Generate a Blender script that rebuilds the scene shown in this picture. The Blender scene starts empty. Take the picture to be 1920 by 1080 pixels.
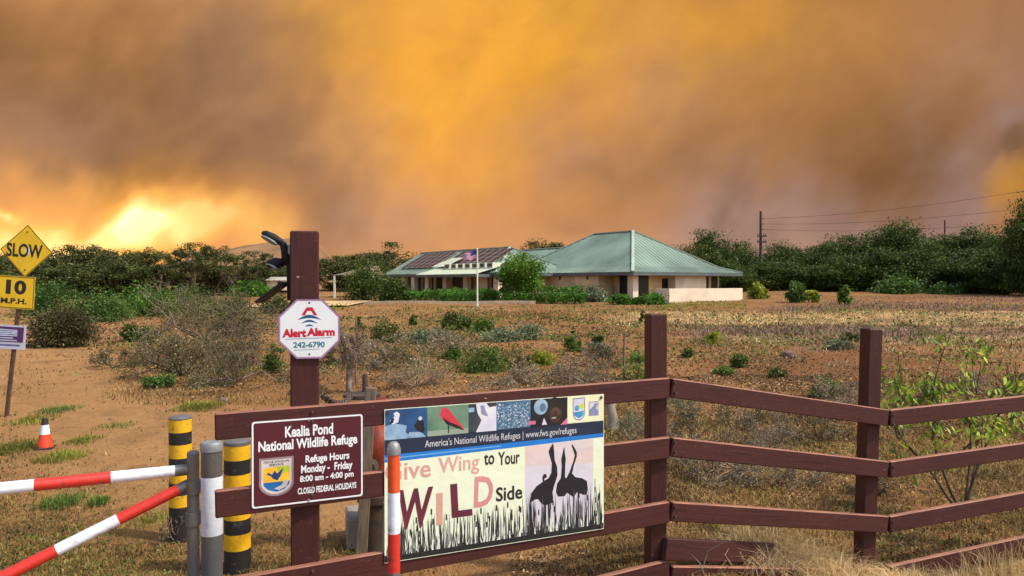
import bpy, math, random
import numpy as np
from mathutils import Vector, Matrix

# ------------------------------------------------------------------ camera, light, exposure
SC = bpy.context.scene
COL = SC.collection
EYE, F, HZ = 1.65, 1387.0, 530.0
cam_d = bpy.data.cameras.new("camera")
cam = bpy.data.objects.new("camera", cam_d); COL.objects.link(cam)
cam_d.sensor_width = 36.0; cam_d.lens = 36.0 * F / 1920.0
cam_d.clip_start = 0.05; cam_d.clip_end = 6000
cam.location = (0, 0, EYE)
cam.rotation_euler = (math.radians(90) - math.atan((540 - HZ) / F), 0, 0)
SC.camera = cam

SUN_EL, SUN_AZ = math.radians(52), math.radians(106)      # azimuth from +Y towards +X
sun_d = bpy.data.lights.new("sun", 'SUN'); sun_d.energy = 2.7; sun_d.angle = math.radians(3)
sun_d.color = (1.0, 0.90, 0.76)
sun = bpy.data.objects.new("sun", sun_d); COL.objects.link(sun)
S = Vector((math.cos(SUN_EL) * math.sin(SUN_AZ), math.cos(SUN_EL) * math.cos(SUN_AZ), math.sin(SUN_EL)))
sun.rotation_euler = (-S).to_track_quat('-Z', 'Y').to_euler()

world = bpy.data.worlds.new("World"); SC.world = world; world.use_nodes = True
wn = world.node_tree; wn.nodes.clear()
sky = wn.nodes.new("ShaderNodeTexSky"); sky.sky_type = 'NISHITA'; sky.sun_disc = False
sky.sun_elevation = SUN_EL; sky.sun_rotation = SUN_AZ
sky.air_density = 1.2; sky.dust_density = 2.5
bg = wn.nodes.new("ShaderNodeBackground"); bg.inputs[1].default_value = 0.15
wo = wn.nodes.new("ShaderNodeOutputWorld")
wn.links.new(sky.outputs[0], bg.inputs[0]); wn.links.new(bg.outputs[0], wo.inputs[0])

SC.view_settings.view_transform = 'Standard'; SC.view_settings.look = 'None'
SC.view_settings.gamma = 1; SC.view_settings.use_curve_mapping = False
SC.view_settings.exposure = 0.50
try:
    SC.cycles.use_denoising = True
    SC.cycles.max_bounces = 6; SC.cycles.diffuse_bounces = 3; SC.cycles.glossy_bounces = 2
    SC.cycles.transmission_bounces = 3; SC.cycles.transparent_max_bounces = 6
    SC.cycles.sample_clamp_indirect = 6
except Exception:
    pass

# ------------------------------------------------------------------ terrain height and pixel helpers
def sst(t):
    t = np.clip(t, 0, 1); return t * t * (3 - 2 * t)
def gz(x, y):
    x = np.asarray(x, float); y = np.asarray(y, float)
    r = np.clip((y - 10) / 80, 0, 1.25) ** 1.6
    near = np.clip(1 - (y - 8) / 10, 0, 1)
    dip = -0.31 * sst((x - 1.0) / 1.3) * near - 0.05 * sst((-x - 1.2) / 1.0) * near
    und = 0.03 * np.sin(x * 0.9 + 1.3) * np.sin(y * 0.7) * np.clip((y - 4) / 4, 0, 1) + 0.05 * np.sin(x * .21 + 2) * np.sin(y * .17 + 1) * np.clip(y / 30, 0, 1)
    return r + dip + und
def G(x, y): return float(gz(x, y))
def P(px, py, d): return Vector(((px - 960) / F * d, d, EYE + (HZ - py) / F * d))
def gp(px, py):
    """the point of the ground seen at a place of the photograph"""
    d = 5.0
    for _ in range(60):
        z = G((px - 960) / F * d, d)
        nd = (EYE - z) * F / max(py - HZ, 1.0)
        d = 0.5 * d + 0.5 * nd
    return Vector(((px - 960) / F * d, d, G((px - 960) / F * d, d)))

# ------------------------------------------------------------------ object helpers
def tag(o, label=None, cat=None, group=None, kind=None):
    if label: o["label"] = label
    if cat: o["category"] = cat
    if group: o["group"] = group
    if kind: o["kind"] = kind
    return o
def empty(name, loc=(0, 0, 0), rz=0.0, label=None, cat=None, group=None, rot=None):
    o = bpy.data.objects.new(name, None); COL.objects.link(o)
    o.location = loc; o.rotation_euler = rot if rot else (0, 0, rz)
    o.empty_display_size = 0.2
    return tag(o, label, cat, group)
def rotm(ax=None, rx=0, ry=0, rz=0):
    return Matrix.Rotation(rz, 4, 'Z') @ Matrix.Rotation(ry, 4, 'Y') @ Matrix.Rotation(rx, 4, 'X')

class MB:
    def __init__(s): s.v = []; s.f = []; s.m = []
    def add(s, vs, fs, mi=0):
        b = len(s.v); s.v += [tuple(v) for v in vs]
        s.f += [tuple(i + b for i in f) for f in fs]; s.m += [mi] * len(fs)
        return s
    def box(s, c, size, M=None, mi=0, ch=0.0):
        hx, hy, hz = size[0] / 2, size[1] / 2, size[2] / 2
        if ch <= 0:
            vs = [Vector((x, y, z)) for x in (-hx, hx) for y in (-hy, hy) for z in (-hz, hz)]
            fs = [(0, 1, 3, 2), (4, 6, 7, 5), (0, 4, 5, 1), (2, 3, 7, 6), (0, 2, 6, 4), (1, 5, 7, 3)]
        else:
            import bmesh
            bm = bmesh.new(); bmesh.ops.create_cube(bm, size=1)
            for v in bm.verts: v.co = Vector((v.co.x * size[0], v.co.y * size[1], v.co.z * size[2]))
            bmesh.ops.bevel(bm, geom=bm.edges[:], offset=ch, segments=1, affect='EDGES')
            bm.verts.index_update()
            vs = [v.co.copy() for v in bm.verts]; fs = [tuple(v.index for v in f.verts) for f in bm.faces]; bm.free()
        c = Vector(c)
        vs = [(M @ v if M else v) + c for v in vs]
        return s.add(vs, fs, mi)
    def beam(s, a, b, w, h, mi=0, ch=0.0, up=(0, 0, 1)):
        a, b = Vector(a), Vector(b); d = b - a; L = d.length; x = d.normalized()
        z = Vector(up); y = z.cross(x).normalized(); z = x.cross(y)
        M = Matrix((x, y, z)).transposed().to_4x4()
        return s.box((a + b) / 2, (L, w, h), M, mi, ch)
    def tube(s, a, b, r0, r1=None, n=12, mi=0, caps=True):
        return s.path([a, b], [r0, r0 if r1 is None else r1], n, mi, caps)
    def path(s, pts, rs, n=8, mi=0, caps=True):
        pts = [Vector(p) for p in pts]; vs = []
        if not hasattr(rs, '__len__'): rs = [rs] * len(pts)
        prev = None
        for i, p in enumerate(pts):
            t = (pts[min(i + 1, len(pts) - 1)] - pts[max(i - 1, 0)]).normalized()
            if prev is None:
                u = t.orthogonal().normalized()
            else:
                u = (prev - t * prev.dot(t)).normalized()
            prev = u; w = t.cross(u)
            for k in range(n):
                a = 2 * math.pi * k / n
                vs.append(p + (u * math.cos(a) + w * math.sin(a)) * rs[i])
        fs = []
        for i in range(len(pts) - 1):
            for k in range(n):
                k2 = (k + 1) % n
                fs.append((i * n + k, i * n + k2, (i + 1) * n + k2, (i + 1) * n + k))
        if caps:
            fs.append(tuple(range(n - 1, -1, -1))); fs.append(tuple((len(pts) - 1) * n + k for k in range(n)))
        return s.add(vs, fs, mi)
    def lathe(s, prof, n=24, c=(0, 0, 0), mi=0, mis=None):
        vs = []
        for r, z in prof:
            for k in range(n):
                a = 2 * math.pi * k / n
                vs.append((c[0] + r * math.cos(a), c[1] + r * math.sin(a), c[2] + z))
        b = len(s.v); s.v += vs
        for i in range(len(prof) - 1):
            for k in range(n):
                k2 = (k + 1) % n
                s.f.append((b + i * n + k, b + i * n + k2, b + (i + 1) * n + k2, b + (i + 1) * n + k))
                s.m.append(mis[i] if mis else mi)
        s.f.append(tuple(b + k for k in range(n - 1, -1, -1))); s.m.append(mis[0] if mis else mi)
        s.f.append(tuple(b + (len(prof) - 1) * n + k for k in range(n))); s.m.append(mis[-1] if mis else mi)
        return s
    def poly(s, pts, y, mi=0):
        """flat shape on a sign's face (x, z), seen from -Y"""
        return s.add([(p[0], y, p[1]) for p in pts], [tuple(range(len(pts)))], mi)
    def slab(s, pts, y0, y1, mi=0):
        n = len(pts)
        vs = [(p[0], y0, p[1]) for p in pts] + [(p[0], y1, p[1]) for p in pts]
        fs = [tuple(range(n)), tuple(range(2 * n - 1, n - 1, -1))]
        for k in range(n):
            k2 = (k + 1) % n; fs.append((k, k + n, k2 + n, k2))
        return s.add(vs, fs, mi)
    def build(s, name, mats, parent=None, loc=(0, 0, 0), rot=(0, 0, 0), smooth=False):
        me = bpy.data.meshes.new(name)
        me.from_pydata(s.v, [], s.f); me.update()
        if not isinstance(mats, (list, tuple)): mats = [mats]
        for m in mats: me.materials.append(m)
        me.polygons.foreach_set("material_index", s.m)
        if smooth:
            me.polygons.foreach_set("use_smooth", [True] * len(me.polygons))
            try: me.set_sharp_from_angle(angle=math.radians(40))
            except Exception: pass
        import bmesh
        bm = bmesh.new(); bm.from_mesh(me); bmesh.ops.recalc_face_normals(bm, faces=bm.faces); bm.to_mesh(me); bm.free()
        o = bpy.data.objects.new(name, me); COL.objects.link(o)
        o.location = loc; o.rotation_euler = rot
        if parent: o.parent = parent
        return o

def fast_mesh(name, co, faces, mats, midx=None, smooth=False):
    """co (n,3), faces (m,k) arrays of one face size, or a list of such arrays"""
    me = bpy.data.meshes.new(name)
    fl = faces if isinstance(faces, list) else [faces]
    co = np.ascontiguousarray(co, dtype=np.float32)
    loops = np.concatenate([f.reshape(-1) for f in fl]).astype(np.int32)
    sizes = np.concatenate([np.full(len(f), f.shape[1], np.int32) for f in fl])
    start = np.concatenate([[0], np.cumsum(sizes)[:-1]]).astype(np.int32)
    me.vertices.add(len(co)); me.vertices.foreach_set("co", co.reshape(-1))
    me.loops.add(len(loops)); me.loops.foreach_set("vertex_index", loops)
    me.polygons.add(len(sizes)); me.polygons.foreach_set("loop_start", start)
    for m in (mats if isinstance(mats, (list, tuple)) else [mats]): me.materials.append(m)
    if midx is not None: me.polygons.foreach_set("material_index", np.asarray(midx, np.int32))
    me.update(calc_edges=True); me.validate()
    if smooth: me.polygons.foreach_set("use_smooth", np.ones(len(me.polygons), bool))
    return me
def link(name, me, parent=None, loc=(0, 0, 0), rz=0, sc=(1, 1, 1)):
    o = bpy.data.objects.new(name, me); COL.objects.link(o)
    o.location = loc; o.rotation_euler = (0, 0, rz); o.scale = sc
    if parent: o.parent = parent
    return o

# ------------------------------------------------------------------ materials
def nd(nt, t, **kw):
    n = nt.nodes.new(t)
    for k, v in kw.items(): setattr(n, k, v)
    return n
def new_mat(name):
    m = bpy.data.materials.new(name); m.use_nodes = True
    nt = m.node_tree; nt.nodes.clear()
    return m, nt
def ramp(nt, stops, interp='LINEAR'):
    r = nd(nt, "ShaderNodeValToRGB"); cr = r.color_ramp; cr.interpolation = interp
    while len(cr.elements) > 1: cr.elements.remove(cr.elements[-1])
    cr.elements[0].position = stops[0][0]; cr.elements[0].color = (*stops[0][1], 1)
    for p, c in stops[1:]:
        e = cr.elements.new(p); e.color = (*c, 1)
    return r
def mat(name, col, rough=.6, var=.25, scale=8.0, stretch=(1, 1, 1), bump=0.0, bscale=60.0, metal=0.0, col2=None, amt=None, spec=.5, detail=5):
    """painted, wooden, metal ... surface: two tones mixed by noise, fine bump"""
    m, nt = new_mat(name); L = nt.links.new
    tc = nd(nt, "ShaderNodeTexCoord"); mp = nd(nt, "ShaderNodeMapping"); mp.inputs['Scale'].default_value = stretch
    L(tc.outputs['Object'], mp.inputs[0])
    no = nd(nt, "ShaderNodeTexNoise"); no.inputs['Scale'].default_value = scale; no.inputs['Detail'].default_value = detail
    L(mp.outputs[0], no.inputs['Vector'])
    c2 = col2 if col2 else tuple(max(0, c * (1 - var * 1.6)) for c in col)
    c1 = col if col2 else tuple(min(1, c * (1 + var * .5)) for c in col)
    lo, hi = amt if amt else (.3, .7)
    r = ramp(nt, [(lo, c1), (hi, c2)]); L(no.outputs['Fac'], r.inputs[0])
    b = nd(nt, "ShaderNodeBsdfPrincipled"); b.inputs['Roughness'].default_value = rough; b.inputs['Metallic'].default_value = metal
    b.inputs['Specular IOR Level'].default_value = spec
    L(r.outputs[0], b.inputs['Base Color'])
    if bump:
        n2 = nd(nt, "ShaderNodeTexNoise"); n2.inputs['Scale'].default_value = bscale; n2.inputs['Detail'].default_value = 4
        L(mp.outputs[0], n2.inputs['Vector'])
        bp = nd(nt, "ShaderNodeBump"); bp.inputs['Strength'].default_value = bump; bp.inputs['Distance'].default_value = .01
        L(n2.outputs['Fac'], bp.inputs['Height']); L(bp.outputs[0], b.inputs['Normal'])
    o = nd(nt, "ShaderNodeOutputMaterial"); L(b.outputs[0], o.inputs[0])
    return m
def leaf_mat(name, cols, trans=.3, rough=.55, clump=1.1):
    """leaves, blades and litter: each one takes its own tone"""
    m, nt = new_mat(name); L = nt.links.new
    g = nd(nt, "ShaderNodeNewGeometry")
    n = len(cols); r = ramp(nt, [(i / max(1, n - 1), c) for i, c in enumerate(cols)])
    L(g.outputs['Random Per Island'], r.inputs[0])
    d = nd(nt, "ShaderNodeBsdfPrincipled"); d.inputs['Roughness'].default_value = rough; d.inputs['Specular IOR Level'].default_value = .3
    gn = nd(nt, "ShaderNodeTexNoise"); gn.inputs['Scale'].default_value = clump; gn.inputs['Detail'].default_value = 2; L(g.outputs['Position'], gn.inputs['Vector'])
    gm = nd(nt, "ShaderNodeMapRange"); L(gn.outputs['Fac'], gm.inputs[0])
    for k, v in zip((1, 2, 3, 4), (.35, .68, .62, 1.5)): gm.inputs[k].default_value = v
    hv = nd(nt, "ShaderNodeHueSaturation"); L(r.outputs[0], hv.inputs['Color']); L(gm.outputs[0], hv.inputs['Value']); r = hv
    L(r.outputs[0], d.inputs['Base Color'])
    o = nd(nt, "ShaderNodeOutputMaterial")
    if trans > 0:
        t = nd(nt, "ShaderNodeBsdfTranslucent"); L(r.outputs[0], t.inputs[0])
        mx = nd(nt, "ShaderNodeMixShader"); mx.inputs[0].default_value = trans
        L(d.outputs[0], mx.inputs[1]); L(t.outputs[0], mx.inputs[2]); L(mx.outputs[0], o.inputs[0])
    else: L(d.outputs[0], o.inputs[0])
    return m

M = {}
def paintwood(name, col, axis):
    """old brown paint on timber: faded blotches, grain cracks along the board, dust and a few pale droppings"""
    m, nt = new_mat(name); L = nt.links.new
    tc = nd(nt, "ShaderNodeTexCoord"); oi = nd(nt, "ShaderNodeObjectInfo")
    va = nd(nt, "ShaderNodeVectorMath", operation='ADD'); L(tc.outputs['Object'], va.inputs[0]); L(oi.outputs['Location'], va.inputs[1])
    def noise(sc, st, det=5, ro=.6):
        mp = nd(nt, "ShaderNodeMapping"); mp.inputs['Scale'].default_value = st; L(va.outputs[0], mp.inputs[0])
        n = nd(nt, "ShaderNodeTexNoise"); n.inputs['Scale'].default_value = sc; n.inputs['Detail'].default_value = det; n.inputs['Roughness'].default_value = ro; L(mp.outputs[0], n.inputs['Vector']); return n.outputs['Fac']
    gs = (1, 22, 22) if axis == 'x' else (22, 22, 1)
    grain = noise(3.0, gs, 6, .65); blot = noise(2.2, (1, 1, 1) if axis == 'z' else (1, 2, 2)); fine = noise(45, (1, 1, 1), 3); spot = noise(26, (1, 1, 1), 2)
    def mixc(f, a, b):
        x = nd(nt, "ShaderNodeMix", data_type='RGBA'); L(f, x.inputs[0])
        if hasattr(a, 'is_output'): L(a, x.inputs[6])
        else: x.inputs[6].default_value = (*a, 1)
        x.inputs[7].default_value = (*b, 1); return x.outputs[2]
    def mr(f, a, b, c, d):
        q = nd(nt, "ShaderNodeMapRange"); L(f, q.inputs[0])
        for k, v in zip((1, 2, 3, 4), (a, b, c, d)): q.inputs[k].default_value = v
        return q.outputs[0]
    c = mixc(mr(blot, .42, .72, 0, .75), col, tuple(v * k for v, k in zip(col, (1.45, 1.6, 1.5))))
    c = mixc(mr(grain, .56, .70, 0, .75), c, tuple(v * .38 for v in col))
    c = mixc(mr(fine, .60, .75, 0, .3), c, (.20, .11, .075))
    c = mixc(mr(spot, .765, .785, 0, .7), c, (.42, .36, .32))
    b = nd(nt, "ShaderNodeBsdfPrincipled"); b.inputs['Roughness'].default_value = .62; b.inputs['Specular IOR Level'].default_value = .35; L(c, b.inputs['Base Color'])
    bp = nd(nt, "ShaderNodeBump"); bp.inputs['Strength'].default_value = .5; bp.inputs['Distance'].default_value = .004; L(grain, bp.inputs['Height']); L(bp.outputs[0], b.inputs['Normal'])
    o = nd(nt, "ShaderNodeOutputMaterial"); L(b.outputs[0], o.inputs[0]); return m
M['fence'] = paintwood('brown_fence_paint', (.054, .0125, .0108), 'x')
M['post'] = paintwood('brown_post_paint', (.052, .0122, .0106), 'z')
M['sunlit_top'] = mat('sunlit_top_brown_paint', (.36, .15, .085), .6, .3, 7, (1, 9, 9), .3, 40, col2=(.16, .055, .036), amt=(.35, .75))  # sun highlight along the rail tops, painted in as a lighter brown
M['stub'] = mat('cut_board_ends', (.16, .10, .07), .8, .3, 20)
M['galv'] = mat('weathered_steel_pipe', (.13, .15, .165), .5, .3, 9, (1, 1, .5), .25, 80, .35, (.22, .17, .12), (.4, .8))
M['galv_light'] = mat('galvanised_cap', (.34, .35, .35), .5, .3, 12, bump=.2, metal=.3)
M['screw'] = mat('bolt_heads', (.10, .06, .05), .5)
M['yellow'] = mat('yellow_paint', (.80, .44, .012), .5, .15, 24, bump=.25, col2=(.34, .17, .03), amt=(.60, .74))
M['black'] = mat('black_paint', (.018, .018, .018), .5, .3, 24, bump=.25, col2=(.09, .07, .055), amt=(.60, .74))
M['redpaint'] = mat('red_reflective_band', (.60, .035, .022), .4, .2, 26, (1, 1, 1), .25, 40, col2=(.20, .05, .04), amt=(.60, .72))
M['orangepaint'] = mat('orange_red_band', (.72, .09, .02), .45, .2, 30, (1, 1, .5), .25, 40, col2=(.22, .04, .03), amt=(.60, .70))
M['whitepaint'] = mat('white_reflective_band', (.76, .82, .92), .4, .1, 22, (1, 1, 1), .25, 40, col2=(.36, .37, .40), amt=(.60, .74))
M['signwhite'] = mat('sign_white', (.80, .85, .88), .4, .05, 4)
M['signyellow'] = mat('sign_yellow', (.92, .60, .015), .4, .1, 5, col2=(.82, .50, .015))
M['signblack'] = mat('sign_black', (.02, .018, .015), .5, .1)
M['signbrown'] = mat('sign_maroon', (.085, .012, .022), .4, .15, 6)
M['signpurple'] = mat('notice_purple', (.10, .03, .14), .4, .15, 20)
M['alarmred'] = mat('alarm_red', (.55, .01, .035), .4, .05)
M['alarmblue'] = mat('alarm_blue', (.02, .09, .22), .4, .05)
M['alarmteal'] = mat('alarm_teal', (.03, .20, .27), .4, .05)
M['alarmrim'] = mat('alarm_rim', (.42, .22, .36), .4, .05)
M['rustpost'] = mat('rusty_channel_post', (.12, .06, .04), .7, .4, 20, bump=.3)
M['cone'] = mat('cone_plastic', (.75, .06, .015), .5, .1)
M['rubber'] = mat('dark_rubber', (.03, .028, .026), .7, .2)
M['plastic'] = mat('black_plastic', (.014, .015, .018), .6, .2, spec=.25)
M['lens'] = mat('lamp_lens', (.20, .23, .26), .25, .1, spec=.5)
M['concrete'] = mat('rough_concrete', (.34, .29, .23), .85, .3, 9, bump=.5)
M['stake'] = mat('grey_weathered_wood', (.22, .165, .115), .8, .35, 6, (9, 9, 1), .4, 40)
M['hydrant'] = mat('faded_orange_enamel', (.40, .05, .018), .5, .4, 9, bump=.3, col2=(.12, .035, .02))
M['iron'] = mat('dark_cast_iron', (.035, .035, .035), .55, .4, 14, bump=.3, col2=(.09, .05, .03))
M['roof'] = mat('green_metal_roof', (.205, .285, .215), .5, .25, .35, bump=.05, bscale=3)
M['seam'] = mat('roof_seam', (.225, .305, .232), .5, .25, .35)
M['ridge'] = mat('pale_ridge_cap', (.42, .50, .38), .5, .15, .8)
M['fascia'] = mat('grey_fascia', (.10, .12, .12), .6, .2, 1)
M['tanwall'] = mat('tan_block_wall', (.72, .50, .28), .85, .2, 1.3, bump=.2, bscale=8)
M['whitewall'] = mat('cream_wall', (.80, .65, .50), .85, .12, .9, bump=.15, bscale=8)
M['colwall'] = mat('column_stucco', (.80, .64, .50), .85, .15, 1.3)
M['darkglass'] = mat('dark_window_glass', (.010, .010, .011), .35, .2, spec=.3)
M['panel'] = mat('solar_cells', (.068, .046, .040), .55, .3, .5, spec=.15)
M['panelframe'] = mat('panel_frame', (.42, .30, .24), .6, .2)
M['skylight'] = mat('skylight_dome', (.04, .07, .05), .3, .3)
M['skyframe'] = mat('skylight_curb', (.66, .66, .52), .5, .1)
M['pole'] = mat('white_pole', (.75, .74, .62), .45, .1)
M['flagred'] = mat('flag_red', (.50, .09, .20), .7, .1)
M['flagwhite'] = mat('flag_white', (.75, .62, .80), .7, .1)
M['flagblue'] = mat('flag_blue', (.05, .045, .26), .7, .1)
M['wood_pole'] = mat('creosote_pole', (.075, .045, .035), .8, .3, 3, (4, 4, .5))
M['wire'] = mat('wire_black', (.05, .04, .04), .6, .1)
M['bark'] = mat('grey_bark', (.16, .11, .075), .9, .4, 4, (2, 2, .6), .5, 20)
M['palebark'] = mat('pale_bark', (.36, .30, .23), .9, .3, 8, (2, 2, .6), .5, 40)
M['twig'] = mat('dead_grey_twigs', (.30, .23, .16), .9, .45, 9)
M['twigdark'] = mat('brown_twigs', (.12, .08, .05), .9, .4, 9)
M['carwhite'] = mat('white_car_paint', (.80, .82, .85), .3, .05)
M['tyre'] = mat('tyre_black', (.02, .02, .02), .8, .1)
M['shedroof'] = mat('tan_shed_roof', (.24, .18, .10), .7, .2, 1)
M['rock'] = mat('field_rock', (.22, .14, .095), .9, .35, 6, bump=.6, bscale=20)
M['leafdark'] = leaf_mat('dark_tree_leaves', [(.021, .040, .008), (.044, .080, .013), (.080, .125, .018), (.140, .175, .028)], .25)
M['leafolive'] = leaf_mat('olive_tree_leaves', [(.026, .042, .011), (.055, .082, .018), (.105, .125, .03), (.18, .175, .05)], .25)
M['leafround'] = leaf_mat('bright_round_tree_leaves', [(.035, .09, .010), (.075, .18, .016), (.13, .26, .025), (.22, .34, .04)], .3)
M['leafhedge'] = leaf_mat('hedge_leaves', [(.025, .08, .012), (.05, .15, .015), (.09, .23, .02), (.15, .30, .03)], .3)
M['leafvine'] = leaf_mat('thicket_leaves', [(.02, .06, .012), (.05, .13, .02), (.09, .18, .03), (.17, .24, .06)], .3)
M['leafgreygreen'] = leaf_mat('grey_green_leaves', [(.06, .10, .05), (.13, .18, .09), (.20, .25, .13), (.33, .32, .22)], .25)
M['leafyellow'] = leaf_mat('yellow_green_leaves', [(.08, .14, .015), (.18, .26, .02), (.33, .34, .03), (.45, .36, .04)], .35)
M['leafweed'] = leaf_mat('weed_leaves', [(.03, .075, .012), (.07, .15, .018), (.12, .21, .025), (.20, .25, .05)], .3)
M['leafsap'] = leaf_mat('sapling_leaves', [(.06, .14, .014), (.16, .28, .024), (.34, .45, .04), (.66, .62, .14)], .4, .5, 3.)
M['leafdead'] = leaf_mat('dead_grey_leaves', [(.09, .06, .035), (.18, .13, .075), (.28, .22, .13), (.46, .40, .29)], .15, .8)
M['leafbrown'] = leaf_mat('olive_brown_leaves', [(.05, .048, .016), (.09, .085, .03), (.15, .13, .055), (.32, .27, .17)], .2, .8)
M['leafscrub'] = leaf_mat('olive_scrub_leaves', [(.035, .04, .012), (.07, .075, .02), (.12, .12, .035), (.24, .21, .10)], .25, .7)
M['straw'] = leaf_mat('straw_blades', [(.36, .22, .08), (.54, .36, .15), (.68, .50, .25), (.78, .64, .38)], .3, .7)
M['drygrass'] = leaf_mat('dry_grass_blades', [(.11, .07, .025), (.22, .135, .045), (.34, .21, .07), (.46, .31, .12)], .25, .8)
M['mauvegrass'] = leaf_mat('grey_mauve_weeds', [(.12, .075, .06), (.20, .13, .10), (.28, .19, .15), (.40, .29, .22)], .2, .8)
M['greengrass'] = leaf_mat('green_grass_blades', [(.07, .10, .012), (.16, .20, .02), (.28, .30, .035), (.40, .37, .07)], .35)
M['olivegrass'] = leaf_mat('olive_grass_blades', [(.055, .05, .014), (.13, .115, .028), (.23, .19, .05), (.36, .27, .10)], .3, .8, 2.5)
M['litter'] = leaf_mat('leaf_litter', [(.05, .03, .017), (.13, .075, .035), (.26, .16, .07), (.46, .34, .2)], .1, .85)

# ------------------------------------------------------------------ ground, hill, smoke
def vnoise(x, y, seed):
    """smooth value noise, about -1..1"""
    rg = np.random.default_rng(seed); T = rg.uniform(-1, 1, (256, 256))
    xi = np.floor(x).astype(int); yi = np.floor(y).astype(int)
    fx = x - xi; fy = y - yi
    fx = fx * fx * fx * (fx * (fx * 6 - 15) + 10); fy = fy * fy * fy * (fy * (fy * 6 - 15) + 10)
    a = T[xi % 256, yi % 256]; b = T[(xi + 1) % 256, yi % 256]; c = T[xi % 256, (yi + 1) % 256]; d = T[(xi + 1) % 256, (yi + 1) % 256]
    return (a * (1 - fx) + b * fx) * (1 - fy) + (c * (1 - fx) + d * fx) * fy
def fbm(x, y, seed, n=4):
    s = 0; a = 1.0; t = 0
    for i in range(n):
        s = s + a * vnoise(x * 2 ** i + 17.3 * i, y * 2 ** i + 9.1 * i, seed + i); t += a; a *= .5
    return s / t

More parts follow.
